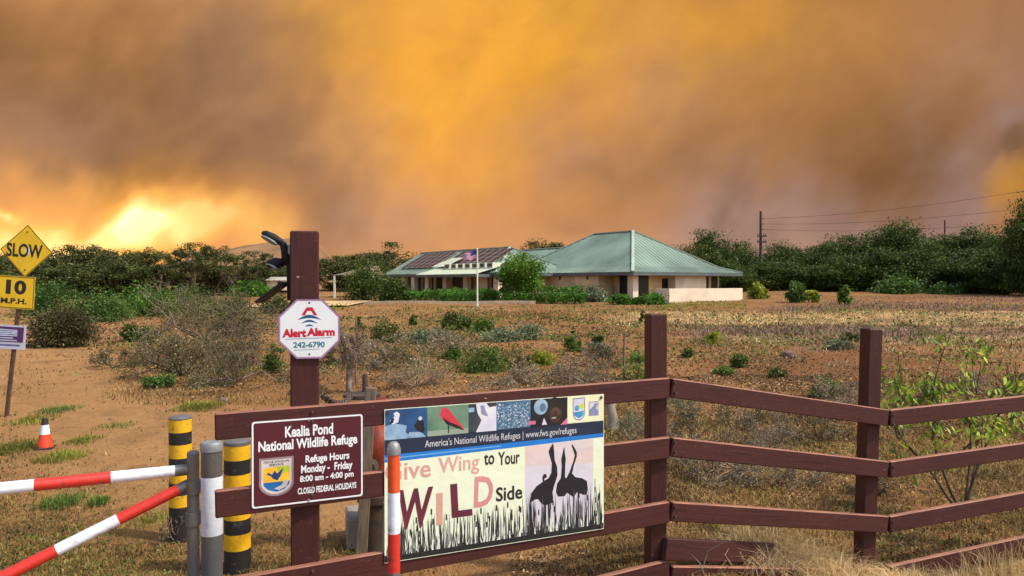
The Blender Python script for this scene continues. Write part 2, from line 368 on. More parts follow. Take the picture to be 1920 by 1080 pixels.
def make_ground():
    def axis(lo, hi, c, fine, n):
        t = np.linspace(-1, 1, n); k = 5.2
        s = np.sinh(k * t) / np.sinh(k)
        return np.unique(np.concatenate([c + s[s <= 0] * (c - lo), c + s[s > 0] * (hi - c)]))
    xs = axis(-900, 900, 0, .1, 321); ys = axis(-40, 1100, 6, .1, 321)
    X, Y = np.meshgrid(xs, ys); Z = gz(X, Y)
    near = np.clip(1 - (Y - 12) / 25, 0, 1)
    Z = Z + .022 * fbm(X * 1.6, Y * 1.6, 3) * near * np.clip((Y - 1) / 3, 0, 1) + .06 * fbm(X * .25, Y * .25, 8) * np.clip((Y - 12) / 20, 0, 1)
    co = np.stack([X, Y, Z], -1).reshape(-1, 3)
    nx, ny = len(xs), len(ys)
    i = np.arange(ny - 1)[:, None] * nx + np.arange(nx - 1)[None]
    f = np.stack([i, i + 1, i + nx + 1, i + nx], -1).reshape(-1, 4)
    m, nt = new_mat('dry_earth'); L = nt.links.new
    tc = nd(nt, "ShaderNodeTexCoord")
    def noise(sc, det=5, rough=.55, stretch=None):
        n = nd(nt, "ShaderNodeTexNoise"); n.inputs['Scale'].default_value = sc; n.inputs['Detail'].default_value = det; n.inputs['Roughness'].default_value = rough
        if stretch:
            mp = nd(nt, "ShaderNodeMapping"); mp.inputs['Scale'].default_value = stretch; L(tc.outputs['Object'], mp.inputs[0]); L(mp.outputs[0], n.inputs['Vector'])
        else: L(tc.outputs['Object'], n.inputs['Vector'])
        return n
    def mix(fac, a, b):
        x = nd(nt, "ShaderNodeMix", data_type='RGBA')
        for sock, v in ((x.inputs[0], fac), (x.inputs[6], a), (x.inputs[7], b)):
            if hasattr(v, 'is_output'): L(v, sock)
            elif isinstance(v, tuple): sock.default_value = (*v, 1)
            else: sock.default_value = v
        return x.outputs[2]
    def mr(src, a, b, c=0., d=1.):
        r = nd(nt, "ShaderNodeMapRange"); L(src, r.inputs[0])
        for k, v in zip((1, 2, 3, 4), (a, b, c, d)): r.inputs[k].default_value = v
        return r.outputs[0]
    def math_(op, a, b):
        x = nd(nt, "ShaderNodeMath", operation=op)
        for sock, v in zip(x.inputs, (a, b)):
            if hasattr(v, 'is_output'): L(v, sock)
            else: sock.default_value = v
        return x.outputs[0]
    sep = nd(nt, "ShaderNodeSeparateXYZ"); L(tc.outputs['Object'], sep.inputs[0])
    big = noise(.22, 4).outputs['Fac']; mid = noise(1.3, 6, .62).outputs['Fac']; fine = noise(9, 6, .7).outputs['Fac']; tiny = noise(55, 4, .7).outputs['Fac']
    sand, red, dark = (.37, .185, .066), (.205, .078, .028), (.105, .06, .028)
    # red earth in the field past the fence, sandier track near the gate
    redm = math_('ADD', mr(big, .36, .62), mr(sep.outputs['X'], -6., 8., -.25, .35))
    redm = math_('MULTIPLY', redm, mr(sep.outputs['Y'], 5., 13., .35, 1.))
    redm.node.use_clamp = True
    tr = math_('ADD', math_('MULTIPLY', sep.outputs['X'], .785), math_('MULTIPLY', sep.outputs['Y'], .62)); tr = math_('ADD', tr, -1.82)
    tr = math_('ADD', tr, mr(mid, .3, .7, -.5, .5))
    rut = math_('ABSOLUTE', math_('SUBTRACT', math_('ABSOLUTE', tr, 0.), .62), 0.)
    bare = math_('MULTIPLY', mr(math_('ABSOLUTE', tr, 0.), .9, 1.9, 1., 0.), mr(math_('ADD', sep.outputs['Y'], math_('MULTIPLY', sep.outputs['X'], .5)), 3.6, 4.6, 0., 1.))
    c = mix(redm, sand, red)
    c = mix(math_('MULTIPLY', bare, .65), c, (.50, .275, .108))
    c = mix(math_('MULTIPLY', math_('MULTIPLY', bare, mr(rut, .05, .22, 1., 0.)), .35), c, (.27, .13, .05))
    c = mix(math_('MULTIPLY', mr(mid, .50, .66, 0, .75), mr(bare, 0., 1., 1., .5)), c, dark)
    far = mr(sep.outputs['Y'], 18., 40., 0, .55)
    c = mix(math_('MULTIPLY', far, mr(noise(.5, 6, .65, (.35, 1.6, 1)).outputs['Fac'], .42, .58)), c, (.28, .155, .055))
    wv = mr(noise(.35, 4).outputs['Fac'], .3, .7, -2.2, 2.2)
    yy = math_('ADD', sep.outputs['Y'], wv); xx = math_('ADD', sep.outputs['X'], wv)
    st = math_('MULTIPLY', math_('MULTIPLY', mr(yy, 24.5, 27.5), mr(yy, 33.5, 36.5, 1., 0.)), math_('MULTIPLY', mr(xx, 3.5, 8.), mr(xx, 15., 20., 1., .25)))
    c = mix(math_('MULTIPLY', st, .95), c, (.60, .41, .19))
    mv = math_('MULTIPLY', math_('MULTIPLY', mr(yy, 18., 20.5), mr(yy, 24., 26.5, 1., 0.)), mr(xx, 5., 8.))
    c = mix(math_('MULTIPLY', mv, .5), c, (.27, .185, .12))
    c = mix(mr(fine, .42, .75, 0, .6), c, mix(mr(tiny, .35, .65), (.10, .05, .022), (.50, .30, .12)))
    c = mix(mr(tiny, .55, .72, 0, .4), c, (.56, .36, .16))
    b = nd(nt, "ShaderNodeBsdfPrincipled"); b.inputs['Roughness'].default_value = .95; b.inputs['Specular IOR Level'].default_value = .15
    L(c, b.inputs['Base Color'])
    h = math_('ADD', math_('MULTIPLY', fine, 1.0), math_('MULTIPLY', tiny, .35))
    h = math_('ADD', h, mid)
    bp = nd(nt, "ShaderNodeBump"); bp.inputs['Strength'].default_value = 1.; bp.inputs['Distance'].default_value = .07
    L(h, bp.inputs['Height']); L(bp.outputs[0], b.inputs['Normal'])
    o = nd(nt, "ShaderNodeOutputMaterial"); L(b.outputs[0], o.inputs[0])
    g = link('ground', fast_mesh('ground', co, f, m, smooth=True))
    tag(g, 'bare orange and red dry earth field', 'ground', kind='structure')
make_ground()

def make_hill():
    """low far ridge behind the trees, under the glow"""
    n, k = 90, 7
    co = []
    for i in range(n):
        px = -500 + 1700 * i / (n - 1)
        t = np.interp(px, [-500, 60, 260, 400, 530, 560, 590, 615, 700], [0, 0, 46, 76, 92, 66, 14, 0, 0])
        for j in range(k):
            d = 330 + 22 * j
            prof = math.sin(math.pi * j / (k - 1)) if j < k - 1 else 0
            hh = t * d / F * prof + 1.1 + (1.2 * fbm(np.array([i * .31]), np.array([j * .9]), 5)[0] if 0 < j < k - 1 else 0)
            co.append(((px - 960) / F * 330 * (1 + j * .02), d, hh - .6))
    f = [[i * k + j, (i + 1) * k + j, (i + 1) * k + j + 1, i * k + j + 1] for i in range(n - 1) for j in range(k - 1)]
    h = link('hill', fast_mesh('hill', np.array(co), np.array(f), mat('hazed_dry_hill', (.27, .145, .062), .95, .3, .05), smooth=True))  # smoke haze over the dry ridge is mixed into its base colour
    tag(h, 'low dry ridge rising behind the trees under the smoke', 'hill', kind='structure')
make_hill()

def make_smoke():
    """the bank of wildfire smoke: a huge billowing body that leans back from 560 m away, lit by the sun; the fire's glow shines through it at the left"""
    na, nz = 420, 190
    az = np.radians(np.linspace(-82, 82, na)); tt = np.linspace(0, 1, nz)
    A, T = np.meshgrid(az, tt)
    H = -12 + T ** 1.25 * 620
    R = 560 + 1.05 * np.clip(H, 0, None) + 60 * T ** 3
    U = A * 560; 
    q1 = 57 * np.tan(A) * .8; q2 = -57 * (H - EYE) / R; q1 = q1 + .35 * q2
    bil = 22 * fbm(q1 / 11, q2 / 13, 11, 2) + 7 * fbm(q1 / 4.2, q2 / 6., 21, 3)
    R = R - bil * np.clip(H / 60 + .3, 0, 1)
    X = R * np.sin(A); Y = R * np.cos(A)
    co1 = np.stack([X, Y, H], -1).reshape(-1, 3)
    # where each kind of smoke is (in degrees seen from the gate): places are those of a picture 1920 wide
    px = 960 + F * X / np.maximum(Y, 1); py = HZ - F * (H - EYE) / np.maximum(Y, 1)
    bx = px / 1387. * 57 + .35 * py / 1387. * 57; by = py / 1387. * 57
    wx = px + 80 * fbm(bx / 5.6, by / 9., 31, 5) + 22 * fbm(bx / 1.6, by / 2.0, 41, 3)
    wy = py + 70 * fbm(bx / 5.6, by / 9., 51, 5) + 22 * fbm(bx / 1.6, by / 2.0, 61, 3)
    def g(cx, cy, rx, ry, a=1., rot=0.):
        c, s_ = math.cos(math.radians(rot)), math.sin(math.radians(rot))
        dx, dy = wx - cx, wy - cy
        u, v = dx * c + dy * s_, -dx * s_ + dy * c
        return a * np.exp(-(u / rx) ** 2 - (v / ry) ** 2)
    soot = g(110, 70, 400, 230, .66) + g(300, 200, 260, 140, .40) + g(470, 300, 190, 140, .40) + g(575, 390, 110, 100, .45) + g(-200, 120, 260, 330, .5) + g(90, 280, 330, 60, .26) + g(60, 180, 260, 90, .3) + g(430, 90, 110, 160, .30) \
        + g(650, 450, 150, 70, .25) + g(1890, 268, 60, 26, .55) + g(1660, 330, 110, 60, .40, 35) + g(1150, 305, 90, 40, .20) + g(1385, 380, 28, 80, .30) \
        + g(1600, 220, 210, 110, .28) + g(1260, 265, 70, 80, .22) + g(310, 320, 170, 36, .30, 14) + g(560, 150, 70, 200, .22) + g(1730, 280, 60, 60, .2) + g(1450, 330, 260, 170, .12)
    ash = g(1640, 440, 260, 70, .95, 12) + g(1795, 370, 75, 95, 1.2) + g(1470, 400, 140, 110, .55) + g(1330, 350, 110, 110, .28) + g(1880, 140, 110, 190, .45) \
        + g(70, 240, 170, 80, .55) + g(560, 250, 150, 150, .28) + g(1250, 130, 120, 120, .25) + g(640, 430, 200, 90, .45) + g(1120, 440, 260, 60, .22) + g(1885, 215, 70, 34, .5) + g(430, 120, 120, 160, .35) + g(1090, 290, 120, 60, .3) + g(1400, 450, 160, 50, .35)
    amber = g(880, 60, 330, 170, .9) + g(820, 230, 150, 140, .55) + g(1130, 30, 230, 80, .35) + g(1860, 338, 52, 40, 1.1) + g(1915, 352, 50, 30, .7) + g(250, 335, 200, 46, .5) + g(1360, 30, 160, 60, .5) + g(620, 40, 120, 90, .5) + g(910, 330, 90, 60, .35)
    warm = g(1862, 338, 50, 36, .6) + g(1925, 350, 46, 28, .45)
    ash = ash * np.clip(1 - warm, 0, 1); soot = soot * np.clip(1 - warm, .1, 1); amber = amber + warm + g(1230, 70, 260, 140, .35)
    wx = px + .55 * (wx - px); wy = py + .6 * (wy - py)
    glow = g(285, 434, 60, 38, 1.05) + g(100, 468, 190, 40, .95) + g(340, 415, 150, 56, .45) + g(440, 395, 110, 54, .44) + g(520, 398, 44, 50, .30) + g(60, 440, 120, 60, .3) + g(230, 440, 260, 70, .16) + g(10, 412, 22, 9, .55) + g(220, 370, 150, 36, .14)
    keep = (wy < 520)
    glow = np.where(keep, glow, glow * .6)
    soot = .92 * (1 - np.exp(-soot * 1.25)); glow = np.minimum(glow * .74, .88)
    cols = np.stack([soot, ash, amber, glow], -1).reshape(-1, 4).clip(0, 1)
    # closed back, 160 m behind the front
    nb = na
    back = np.stack([(R[0] + 420) * np.sin(az), (R[0] + 420) * np.cos(az), np.full(na, -12.)], -1)
    back2 = np.stack([(R[-1] + 30) * np.sin(az), (R[-1] + 30) * np.cos(az), np.full(na, 640.)], -1)
    n1 = len(co1)
    co = np.concatenate([co1, back2, back])
    i = np.arange(nz - 1)[:, None] * na + np.arange(na - 1)[None]
    f1 = np.stack([i, i + 1, i + na + 1, i + na], -1).reshape(-1, 4)
    k = np.arange(na - 1)
    top = (nz - 1) * na
    f2 = np.stack([top + k, top + k + 1, n1 + k + 1, n1 + k], -1)
    f3 = np.stack([n1 + k, n1 + k + 1, n1 + na + k + 1, n1 + na + k], -1)
    f4 = np.stack([n1 + na + k, n1 + na + k + 1, k + 1, k], -1)
    m, nt = new_mat('wildfire_smoke'); L = nt.links.new
    at = nd(nt, "ShaderNodeAttribute"); at.attribute_name = 'smoke_kind'
    sep = nd(nt, "ShaderNodeSeparateColor"); L(at.outputs['Color'], sep.inputs[0])
    tc = nd(nt, "ShaderNodeTexCoord")
    no = nd(nt, "ShaderNodeTexNoise"); no.inputs['Scale'].default_value = 9.; no.inputs['Detail'].default_value = 4; no.inputs['Roughness'].default_value = .5; no.inputs['Distortion'].default_value = .3
    L(tc.outputs['UV'], no.inputs['Vector'])
    def mth(op, a, b):
        x = nd(nt, "ShaderNodeMath", operation=op)
        for sock, v in zip(x.inputs, (a, b)):
            if hasattr(v, 'is_output'): L(v, sock)
            else: sock.default_value = v
        return x.outputs[0]
    wob = mth('ADD', mth('MULTIPLY', no.outputs['Fac'], .7), .65)
    def mix(fac, a, bcol):
        x = nd(nt, "ShaderNodeMix", data_type='RGBA'); L(fac, x.inputs[0])
        if hasattr(a, 'is_output'): L(a, x.inputs[6])
        else: x.inputs[6].default_value = (*a, 1)
        x.inputs[7].default_value = (*bcol, 1); return x.outputs[2]
    def fac(s_):
        v = mth('MULTIPLY', s_, wob); v.node.use_clamp = True; return v
    c = mix(fac(sep.outputs['Blue']), (.62, .305, .10), (.82, .41, .052))
    n3 = nd(nt, "ShaderNodeTexNoise"); n3.inputs['Scale'].default_value = 6.5; n3.inputs['Detail'].default_value = 6; n3.inputs['Roughness'].default_value = .56; n3.inputs['Distortion'].default_value = .5
    L(tc.outputs['UV'], n3.inputs['Vector'])
    dm = mth('MULTIPLY', mth('SUBTRACT', n3.outputs['Fac'], .40), 2.2); dm.node.use_clamp = True
    c = mix(mth('MULTIPLY', dm, .55), c, (.46, .21, .062))
    c = mix(fac(sep.outputs['Green']), c, (.53, .335, .25))
    c = mix(fac(sep.outputs['Red']), c, (.088, .048, .027))
    d = nd(nt, "ShaderNodeBsdfDiffuse"); d.inputs['Roughness'].default_value = 1; L(c, d.inputs[0])
    n4 = nd(nt, "ShaderNodeTexNoise"); n4.inputs['Scale'].default_value = 16.; n4.inputs['Detail'].default_value = 8; n4.inputs['Roughness'].default_value = .6; n4.inputs['Distortion'].default_value = .35
    L(tc.outputs['UV'], n4.inputs['Vector'])
    th = mth('MULTIPLY', mth('SUBTRACT', n4.outputs['Fac'], .45), 2.4); th.node.use_clamp = True
    pk = nd(nt, "ShaderNodeMix", data_type='RGBA'); pk.blend_type = 'MULTIPLY'; L(mth('MULTIPLY', th, .30), pk.inputs[0]); L(c, pk.inputs[6]); pk.inputs[7].default_value = (.66, .60, .56, 1); 
    L(pk.outputs[2], d.inputs[0])
    # firelight coming through: this part gives off light
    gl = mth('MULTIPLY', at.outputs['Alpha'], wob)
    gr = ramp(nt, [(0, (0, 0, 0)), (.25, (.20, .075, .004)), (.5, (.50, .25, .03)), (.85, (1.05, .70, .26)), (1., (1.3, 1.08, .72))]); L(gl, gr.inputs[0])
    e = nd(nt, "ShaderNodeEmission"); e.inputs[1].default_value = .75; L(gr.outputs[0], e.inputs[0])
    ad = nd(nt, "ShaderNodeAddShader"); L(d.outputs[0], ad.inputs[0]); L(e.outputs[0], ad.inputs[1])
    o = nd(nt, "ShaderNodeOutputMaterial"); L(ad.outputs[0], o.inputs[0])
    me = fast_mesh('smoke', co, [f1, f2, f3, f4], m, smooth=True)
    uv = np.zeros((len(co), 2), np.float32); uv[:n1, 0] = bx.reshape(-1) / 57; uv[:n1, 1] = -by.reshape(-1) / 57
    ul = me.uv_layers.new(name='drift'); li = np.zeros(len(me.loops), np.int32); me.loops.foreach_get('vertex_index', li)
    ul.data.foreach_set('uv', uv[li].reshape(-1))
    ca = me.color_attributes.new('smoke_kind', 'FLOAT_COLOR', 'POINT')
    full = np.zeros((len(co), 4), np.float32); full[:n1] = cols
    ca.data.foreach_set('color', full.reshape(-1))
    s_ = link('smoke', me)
    tag(s_, 'towering orange and brown bank of wildfire smoke filling the sky', 'smoke', kind='stuff')
make_smoke()

# ------------------------------------------------------------------ driveway, kerb
def strip(name, pts, w, z, m, label, cat):
    mb = MB(); vs = []
    for a, b in pts:
        vs.append((a[0], a[1], G(a[0], a[1]) + z)); vs.append((b[0], b[1], G(b[0], b[1]) + z))
    fs = [(2 * i, 2 * i + 1, 2 * i + 3, 2 * i + 2) for i in range(len(pts) - 1)]
    mb.add(vs, fs); o = mb.build(name, m); tag(o, label, cat, kind='structure'); return o
xsr = np.linspace(-15.5, -9.4, 12)
strip('driveway', [((x, 42.0), (x, 50.0)) for x in xsr], 0, .10, mat('pale_gravel', (.60, .40, .19), .9, .2, 1), 'pale gravel driveway past the hedges', 'driveway')
mb = MB()
for x in np.linspace(-10.5, 1.5, 13)[:-1]:
    y = 47.0; mb.beam((x, y, G(x, y) + .06), (x + 1, y, G(x + 1, y) + .06), .16, .24)
o = mb.build('kerb', mat('pale_kerb', (.50, .38, .26), .9, .2, 2)); tag(o, 'pale kerb in front of the hedges', 'kerb', kind='structure')

# ------------------------------------------------------------------ the fence
FA, FB, FC, FD = Vector((-1.24, 3.08, 0)), Vector((.855, 4.02, 0)), Vector((2.35, 4.72, 0)), Vector((4.75, 5.62, 0))
def s_at(px): return 450 - (px - 402) * .1231       # pixels per metre along the first panel
def on_fence(px, py, off=0.0):
    s_ = s_at(px); d = F / s_
    return P(px, py, d)
fence = empty('fence', (FA.x, FA.y, G(FA.x, FA.y)), 0, 'dark brown wooden rail fence with four tall posts running across the field edge', 'fence')
FL = Vector(fence.location)
def rail(p0, p1, h=.105, t=.035, name='rail'):
    mb = MB(); mb.beam(p0 - FL, p1 - FL, t, h, 0, .004)
    # a rail keeps its own frame so that the grain runs along it
    d = (p1 - p0); L = d.length
    mb = MB(); mb.box((0, 0, 0), (L, t, h), None, 0, .005)
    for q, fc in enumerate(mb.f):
        if min(mb.v[k][2] for k in fc) > h / 2 - .0055: mb.m[q] = 1  # top and upper bevel faces take the painted sun highlight
    rz = math.atan2(d.y, d.x); ry = -math.asin(d.z / L)
    return mb.build(name, [M['fence'], M['sunlit_top']], fence, (p0 + p1) / 2 - FL, (0, ry, rz))
def rail_px(x0, y0, d0, x1, y1, d1, h=.105, grow=0.):
    a = P(x0, y0, d0); b = P(x1, y1, d1); a.z -= h / 2; b.z -= h / 2
    dd = (b - a).normalized(); return rail(a, b + dd * grow, h)
dA, dB, dC, dD = F / 450, F / 345, F / 294, F / 262
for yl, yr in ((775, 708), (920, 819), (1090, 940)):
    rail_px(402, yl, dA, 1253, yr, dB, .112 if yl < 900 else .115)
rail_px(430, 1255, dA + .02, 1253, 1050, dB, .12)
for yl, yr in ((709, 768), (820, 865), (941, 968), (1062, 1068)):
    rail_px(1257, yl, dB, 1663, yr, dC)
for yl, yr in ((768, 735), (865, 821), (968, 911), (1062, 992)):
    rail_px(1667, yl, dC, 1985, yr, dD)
def post(px, d, w, ztop, rz, back=.075, name='post'):
    c = P(px, HZ, d); n = Vector((-.41, .91, 0)); c = c + n * back
    z0 = G(c.x, c.y) - .35
    mb = MB(); mb.box((0, 0, (ztop + z0) / 2 - FL.z), (w, w, ztop - z0), None, 0, .006)
    return mb.build(name, M['post'], fence, (c.x - FL.x, c.y - FL.y, 0), (0, 0, rz))
ptall = post(577, F / 428.5, .122, EYE + (HZ - 436) / 412., math.radians(14), .080); ptall["label"] = 'tallest post, with the floodlight and octagonal sign on it'
post(1244, F / 346, .098, EYE - (588 - HZ) / 338., math.radians(9), .072)
pc = post(1650, F / 295, .098, EYE - (615 - HZ) / 288., math.radians(11), .072)
pc.rotation_euler = (0, math.radians(1.8), math.radians(11)); pc.location.x -= .03
post(1990, F / 263, .098, 1.35, math.radians(15), .072)
# bolt heads where the rails meet the posts
for px, d, ys in ((1254, dB, (708, 819, 940)), (1664, dC, (768, 865, 968)), (575, F / 428.5, (762, 899, 1060))):
    for y0 in ys:
        for dx in (-9, 9):
            for dy in (10, 28):
                c = P(px + dx, y0 + dy, d) - FL
                n = Vector((.41, -.91, 0))
                mbs = MB(); mbs.tube(c + n * .012, c + n * .023, .0065, .005, 8); mbs.build('bolt', M['screw'], fence)

mb = MB(); a = P(1246, 1030, dB - .02); b = P(1448, 1038, dB + .42)
mb.box((0, 0, 0), ((b - a).length, .038, .115), None, 0, .004)
lb = mb.build('loose_board', M['fence'], None, (a + b) / 2, (math.radians(-3), -math.asin((b - a).normalized().z), math.atan2((b - a).y, (b - a).x)))
tag(lb, 'short sawn-off dark brown board fixed low beside the middle fence post', 'board')

# ------------------------------------------------------------------ lettering on signs
def text(body, x0, z0, x1, z1, bold=0.0, y=0.0, shear=0.0, fit='both'):
    """letters filling a box of a sign's face; gives (verts, faces) in (x, y, z)"""
    cu = bpy.data.curves.new('letters', 'FONT'); cu.body = body; cu.size = 1; cu.offset = bold; cu.shear = shear
    cu.fill_mode = 'FRONT'; cu.resolution_u = 3
    o = bpy.data.objects.new('letters', cu); COL.objects.link(o)
    bpy.context.view_layer.update()
    me = bpy.data.meshes.new_from_object(o.evaluated_get(bpy.context.evaluated_depsgraph_get()))
    v = [(p.co.x, p.co.y) for p in me.vertices]; f = [tuple(q.vertices) for q in me.polygons]
    bpy.data.meshes.remove(me); bpy.data.objects.remove(o); bpy.data.curves.remove(cu)
    ax, bx = min(p[0] for p in v), max(p[0] for p in v); az, bz = min(p[1] for p in v), max(p[1] for p in v)
    sx, sz = (x1 - x0) / (bx - ax), (z1 - z0) / (bz - az)
    return [(x0 + (p[0] - ax) * sx, y, z0 + (p[1] - az) * sz) for p in v], f
def rrect(x0, z0, x1, z1, r, n=5):
    pts = []
    for cx, cz, a0 in ((x1 - r, z1 - r, 0), (x0 + r, z1 - r, 90), (x0 + r, z0 + r, 180), (x1 - r, z0 + r, 270)):
        for k in range(n + 1):
            a = math.radians(a0 + 90 * k / n); pts.append((cx + r * math.cos(a), cz + r * math.sin(a)))
    return pts
def disc(cx, cz, rx, rz, n=18, rot=0):
    return [(cx + rx * math.cos(a) * math.cos(rot) - rz * math.sin(a) * math.sin(rot), cz + rx * math.cos(a) * math.sin(rot) + rz * math.sin(a) * math.cos(rot)) for a in [2 * math.pi * k / n for k in range(n)]]
def face_build(mb, name, mats, parent):
    """flat print: keeps its faces turned to -Y"""
    o = mb.build(name, mats, parent)
    me = o.data
    for p in me.polygons:
        if p.normal.y > 0: p.flip()
    for v in me.vertices: v.co.y *= .3
    return o
PHI = math.atan2(.94, 2.095)

# ---- refuge sign: maroon plate on the rails
a, b = on_fence(470, 870), on_fence(678, 853)
NF = Vector((math.sin(PHI), -math.cos(PHI), 0))
ctr = (a + b) / 2 + NF * .021
W, H = .475, .372
sg = empty('refuge_sign', ctr, PHI, 'maroon metal opening hours plate with white rim and shield emblem, screwed to the fence', 'sign')
mb = MB(); mb.slab(rrect(-W / 2, -H / 2, W / 2, H / 2, .012), 0, .004); mb.build('plate', M['signbrown'], sg)
mb = MB()
o_, i_ = rrect(-W / 2 + .002, -H / 2 + .002, W / 2 - .002, H / 2 - .002, .012), rrect(-W / 2 + .009, -H / 2 + .009, W / 2 - .009, H / 2 - .009, .008)
n_ = len(o_); mb.add([(p[0], -.001, p[1]) for p in o_ + i_], [(k, (k + 1) % n_, n_ + (k + 1) % n_, n_ + k) for k in range(n_)])
face_build(mb, 'white_rim', M['signwhite'], sg)
mb = MB()
def T(u0, v0, u1, v1, body, bold=.03, mi=0, y=-.0015, shear=0):
    mb.add(*text(body, -W / 2 + u0 * W, H / 2 - v1 * H, -W / 2 + u1 * W, H / 2 - v0 * H, bold, y, shear), mi)
T(.29, .085, .72, .215, 'Kealia Pond'); T(.06, .235, .945, .39, 'National Wildlife Refuge')
T(.47, .44, .87, .555, 'Refuge Hours', .03); T(.43, .555, .90, .675, 'Monday -  Friday', .03)
T(.42, .675, .91, .77, '8:00 am - 4:00 pm', .03); T(.40, .815, .935, .89, 'CLOSED FEDERAL HOLIDAYS', .03)
face_build(mb, 'lettering', M['signwhite'], sg)
mb = MB()
def shield(cx, cz, w, h):
    return [(cx - w, cz + h), (cx + w, cz + h), (cx + w, cz - h * .35)] + [(cx + w * math.cos(t), cz - h * .35 - h * .65 * math.sin(t)) for t in np.linspace(.2, math.pi - .2, 9)] + [(cx - w, cz - h * .35)]
ex, ez = -W / 2 + .215 * W, H / 2 - .655 * H
mb.poly(shield(ex, ez, .071, .083), -.0012, 0); mb.poly(shield(ex, ez, .062, .074), -.0016, 1)
sx0, sx1 = ex - .054, ex + .054
mb.poly([(sx0, ez - .022), (sx1, ez - .022), (sx1, ez + .044), (sx0, ez + .040)], -.002, 2)
mb.poly([(ex - .004, ez + .042), (sx1, ez + .044), (sx1, ez + .018), (ex + .016, ez + .01)], -.0023, 3)
mb.poly([(sx0, ez - .022), (sx1, ez - .022), (sx1, ez - .034), (ex + .033, ez - .055), (ex, ez - .065), (ex - .033, ez - .055), (sx0, ez - .034)], -.002, 4)
mb.poly([(ex - .01, ez - .05), (ex + .02, ez - .038), (ex + .034, ez - .014), (ex + .05, ez - .022), (ex + .04, ez - .046), (ex + .01, ez - .058)], -.0024, 1)
mb.poly([(ex - .042, ez + .014), (ex - .034, ez + .02), (ex - .018, ez + .01), (ex - .008, ez + .028), (ex + .002, ez + .014), (ex + .03, ez + .036), (ex + .016, ez + .002), (ex + .004, ez - .016), (ex - .012, ez - .010), (ex - .024, ez + .004)], -.0027, 5)
mb.add(*text('FISH & WILDLIFE', ex - .052, ez + .060, ex + .052, ez + .069, .02, -.002), 6); mb.add(*text('SERVICE', ex - .03, ez + .047, ex + .03, ez + .056, .02, -.002), 6)
face_build(mb, 'shield_emblem', [mat('emblem_grey', (.30, .22, .24), .5), mat('emblem_pale', (.66, .60, .60), .5), mat('emblem_amber', (.80, .36, .02), .5, .2, 20, col2=(.85, .58, .03)),
    mat('emblem_lime', (.50, .62, .02), .5), mat('emblem_blue', (.01, .15, .42), .5), mat('emblem_navy', (.01, .05, .20), .5), M['signblack']], sg)
for u, v in ((.5, .03), (.5, .97)):
    c = (-W / 2 + u * W, 0, H / 2 - v * H); mb = MB(); mb.tube(c, (c[0], -.005, c[2]), .006, .004, 10); mb.build('screw', M['galv_light'], sg)

# ---- banner with the cranes
ctr = (on_fence(718, 915) + on_fence(1128, 860)) / 2 + NF * .024
W, H = 1.155, .700
bn = empty('banner', ctr, PHI, 'long printed banner with crane silhouettes and wildlife photo strip on the fence', 'banner')
def vinyl(name, col, col2=None, scale=3, amt=None, rough=.45): return mat('banner_' + name, col, rough, .06, scale, bump=.9, bscale=5, col2=col2, amt=amt)
def U(u): return -W / 2 + u * W
def V(v): return H / 2 - v * H
mb = MB(); mb.slab([(U(0), V(1)), (U(1), V(1)), (U(1), V(0)), (U(0), V(0))], 0, .003)
mb.build('sheet', vinyl('cream', (.80, .86, .62), (.74, .83, .66), 2), bn)
def rect(mb, u0, v0, u1, v1, y, mi): mb.poly([(U(u0), V(v1)), (U(u1), V(v1)), (U(u1), V(v0)), (U(u0), V(v0))], y, mi)
def shp(mb, pts, y, mi): mb.poly([(U(p[0]), V(p[1])) for p in pts], y, mi)
def el(mb, u, v, ru, rv, y, mi, rot=0): mb.poly(disc(U(u), V(v), ru * W, rv * H, 16, rot), y, mi)
mb = MB()
rect(mb, .0, .195, .998, .298, -.0010, 0)
shp(mb, [(.0, .298), (.0, .345), (.998, .318), (.998, .29)], -.0014, 1)
shp(mb, [(.0, .318), (.0, .325), (.5, .314), (.5, .308)], -.0017, 2)
face_build(mb, 'navy_strip', [vinyl('navy', (.012, .025, .055)), vinyl('blue', (.01, .19, .62)), vinyl('skyblue', (.18, .45, .75))], bn)
mb = MB()
rect(mb, .002, .004, .175, .20, -.001, 0); rect(mb, .175, .004, .352, .20, -.001, 1); rect(mb, .352, .004, .477, .20, -.001, 2)
rect(mb, .477, .004, .636, .20, -.001, 3); rect(mb, .636, .004, .815, .20, -.001, 4)
# sea birds on pale rock
shp(mb, [(.002, .20), (.12, .20), (.085, .16), (.09, .115), (.04, .095), (.002, .11)], -.0014, 5)
shp(mb, [(.09, .20), (.17, .20), (.15, .165), (.10, .16)], -.0014, 5)
shp(mb, [(.03, .10), (.055, .09), (.062, .035), (.05, .018), (.036, .028), (.04, .05), (.022, .075)], -.0017, 6)
shp(mb, [(.02, .10), (.035, .09), (.04, .06), (.028, .06)], -.0019, 4)
shp(mb, [(.155, .175), (.165, .155), (.16, .10), (.148, .07), (.135, .085), (.12, .12), (.13, .15)], -.0017, 4); el(mb, .146, .075, .008, .013, -.0019, 6)
# red bird on a twig
shp(mb, [(.228, .06), (.236, .02), (.252, .014), (.268, .03), (.285, .07), (.325, .15), (.335, .178), (.318, .165), (.27, .13), (.24, .10)], -.0017, 7)
shp(mb, [(.24, .08), (.27, .115), (.31, .145), (.335, .18), (.30, .16), (.255, .125)], -.002, 4)
shp(mb, [(.262, .12), (.267, .12), (.268, .19), (.263, .19)], -.0019, 4); shp(mb, [(.29, .02), (.294, .02), (.302, .10), (.298, .10)], -.0015, 8)
rect(mb, .176, .165, .351, .20, -.0013, 9)
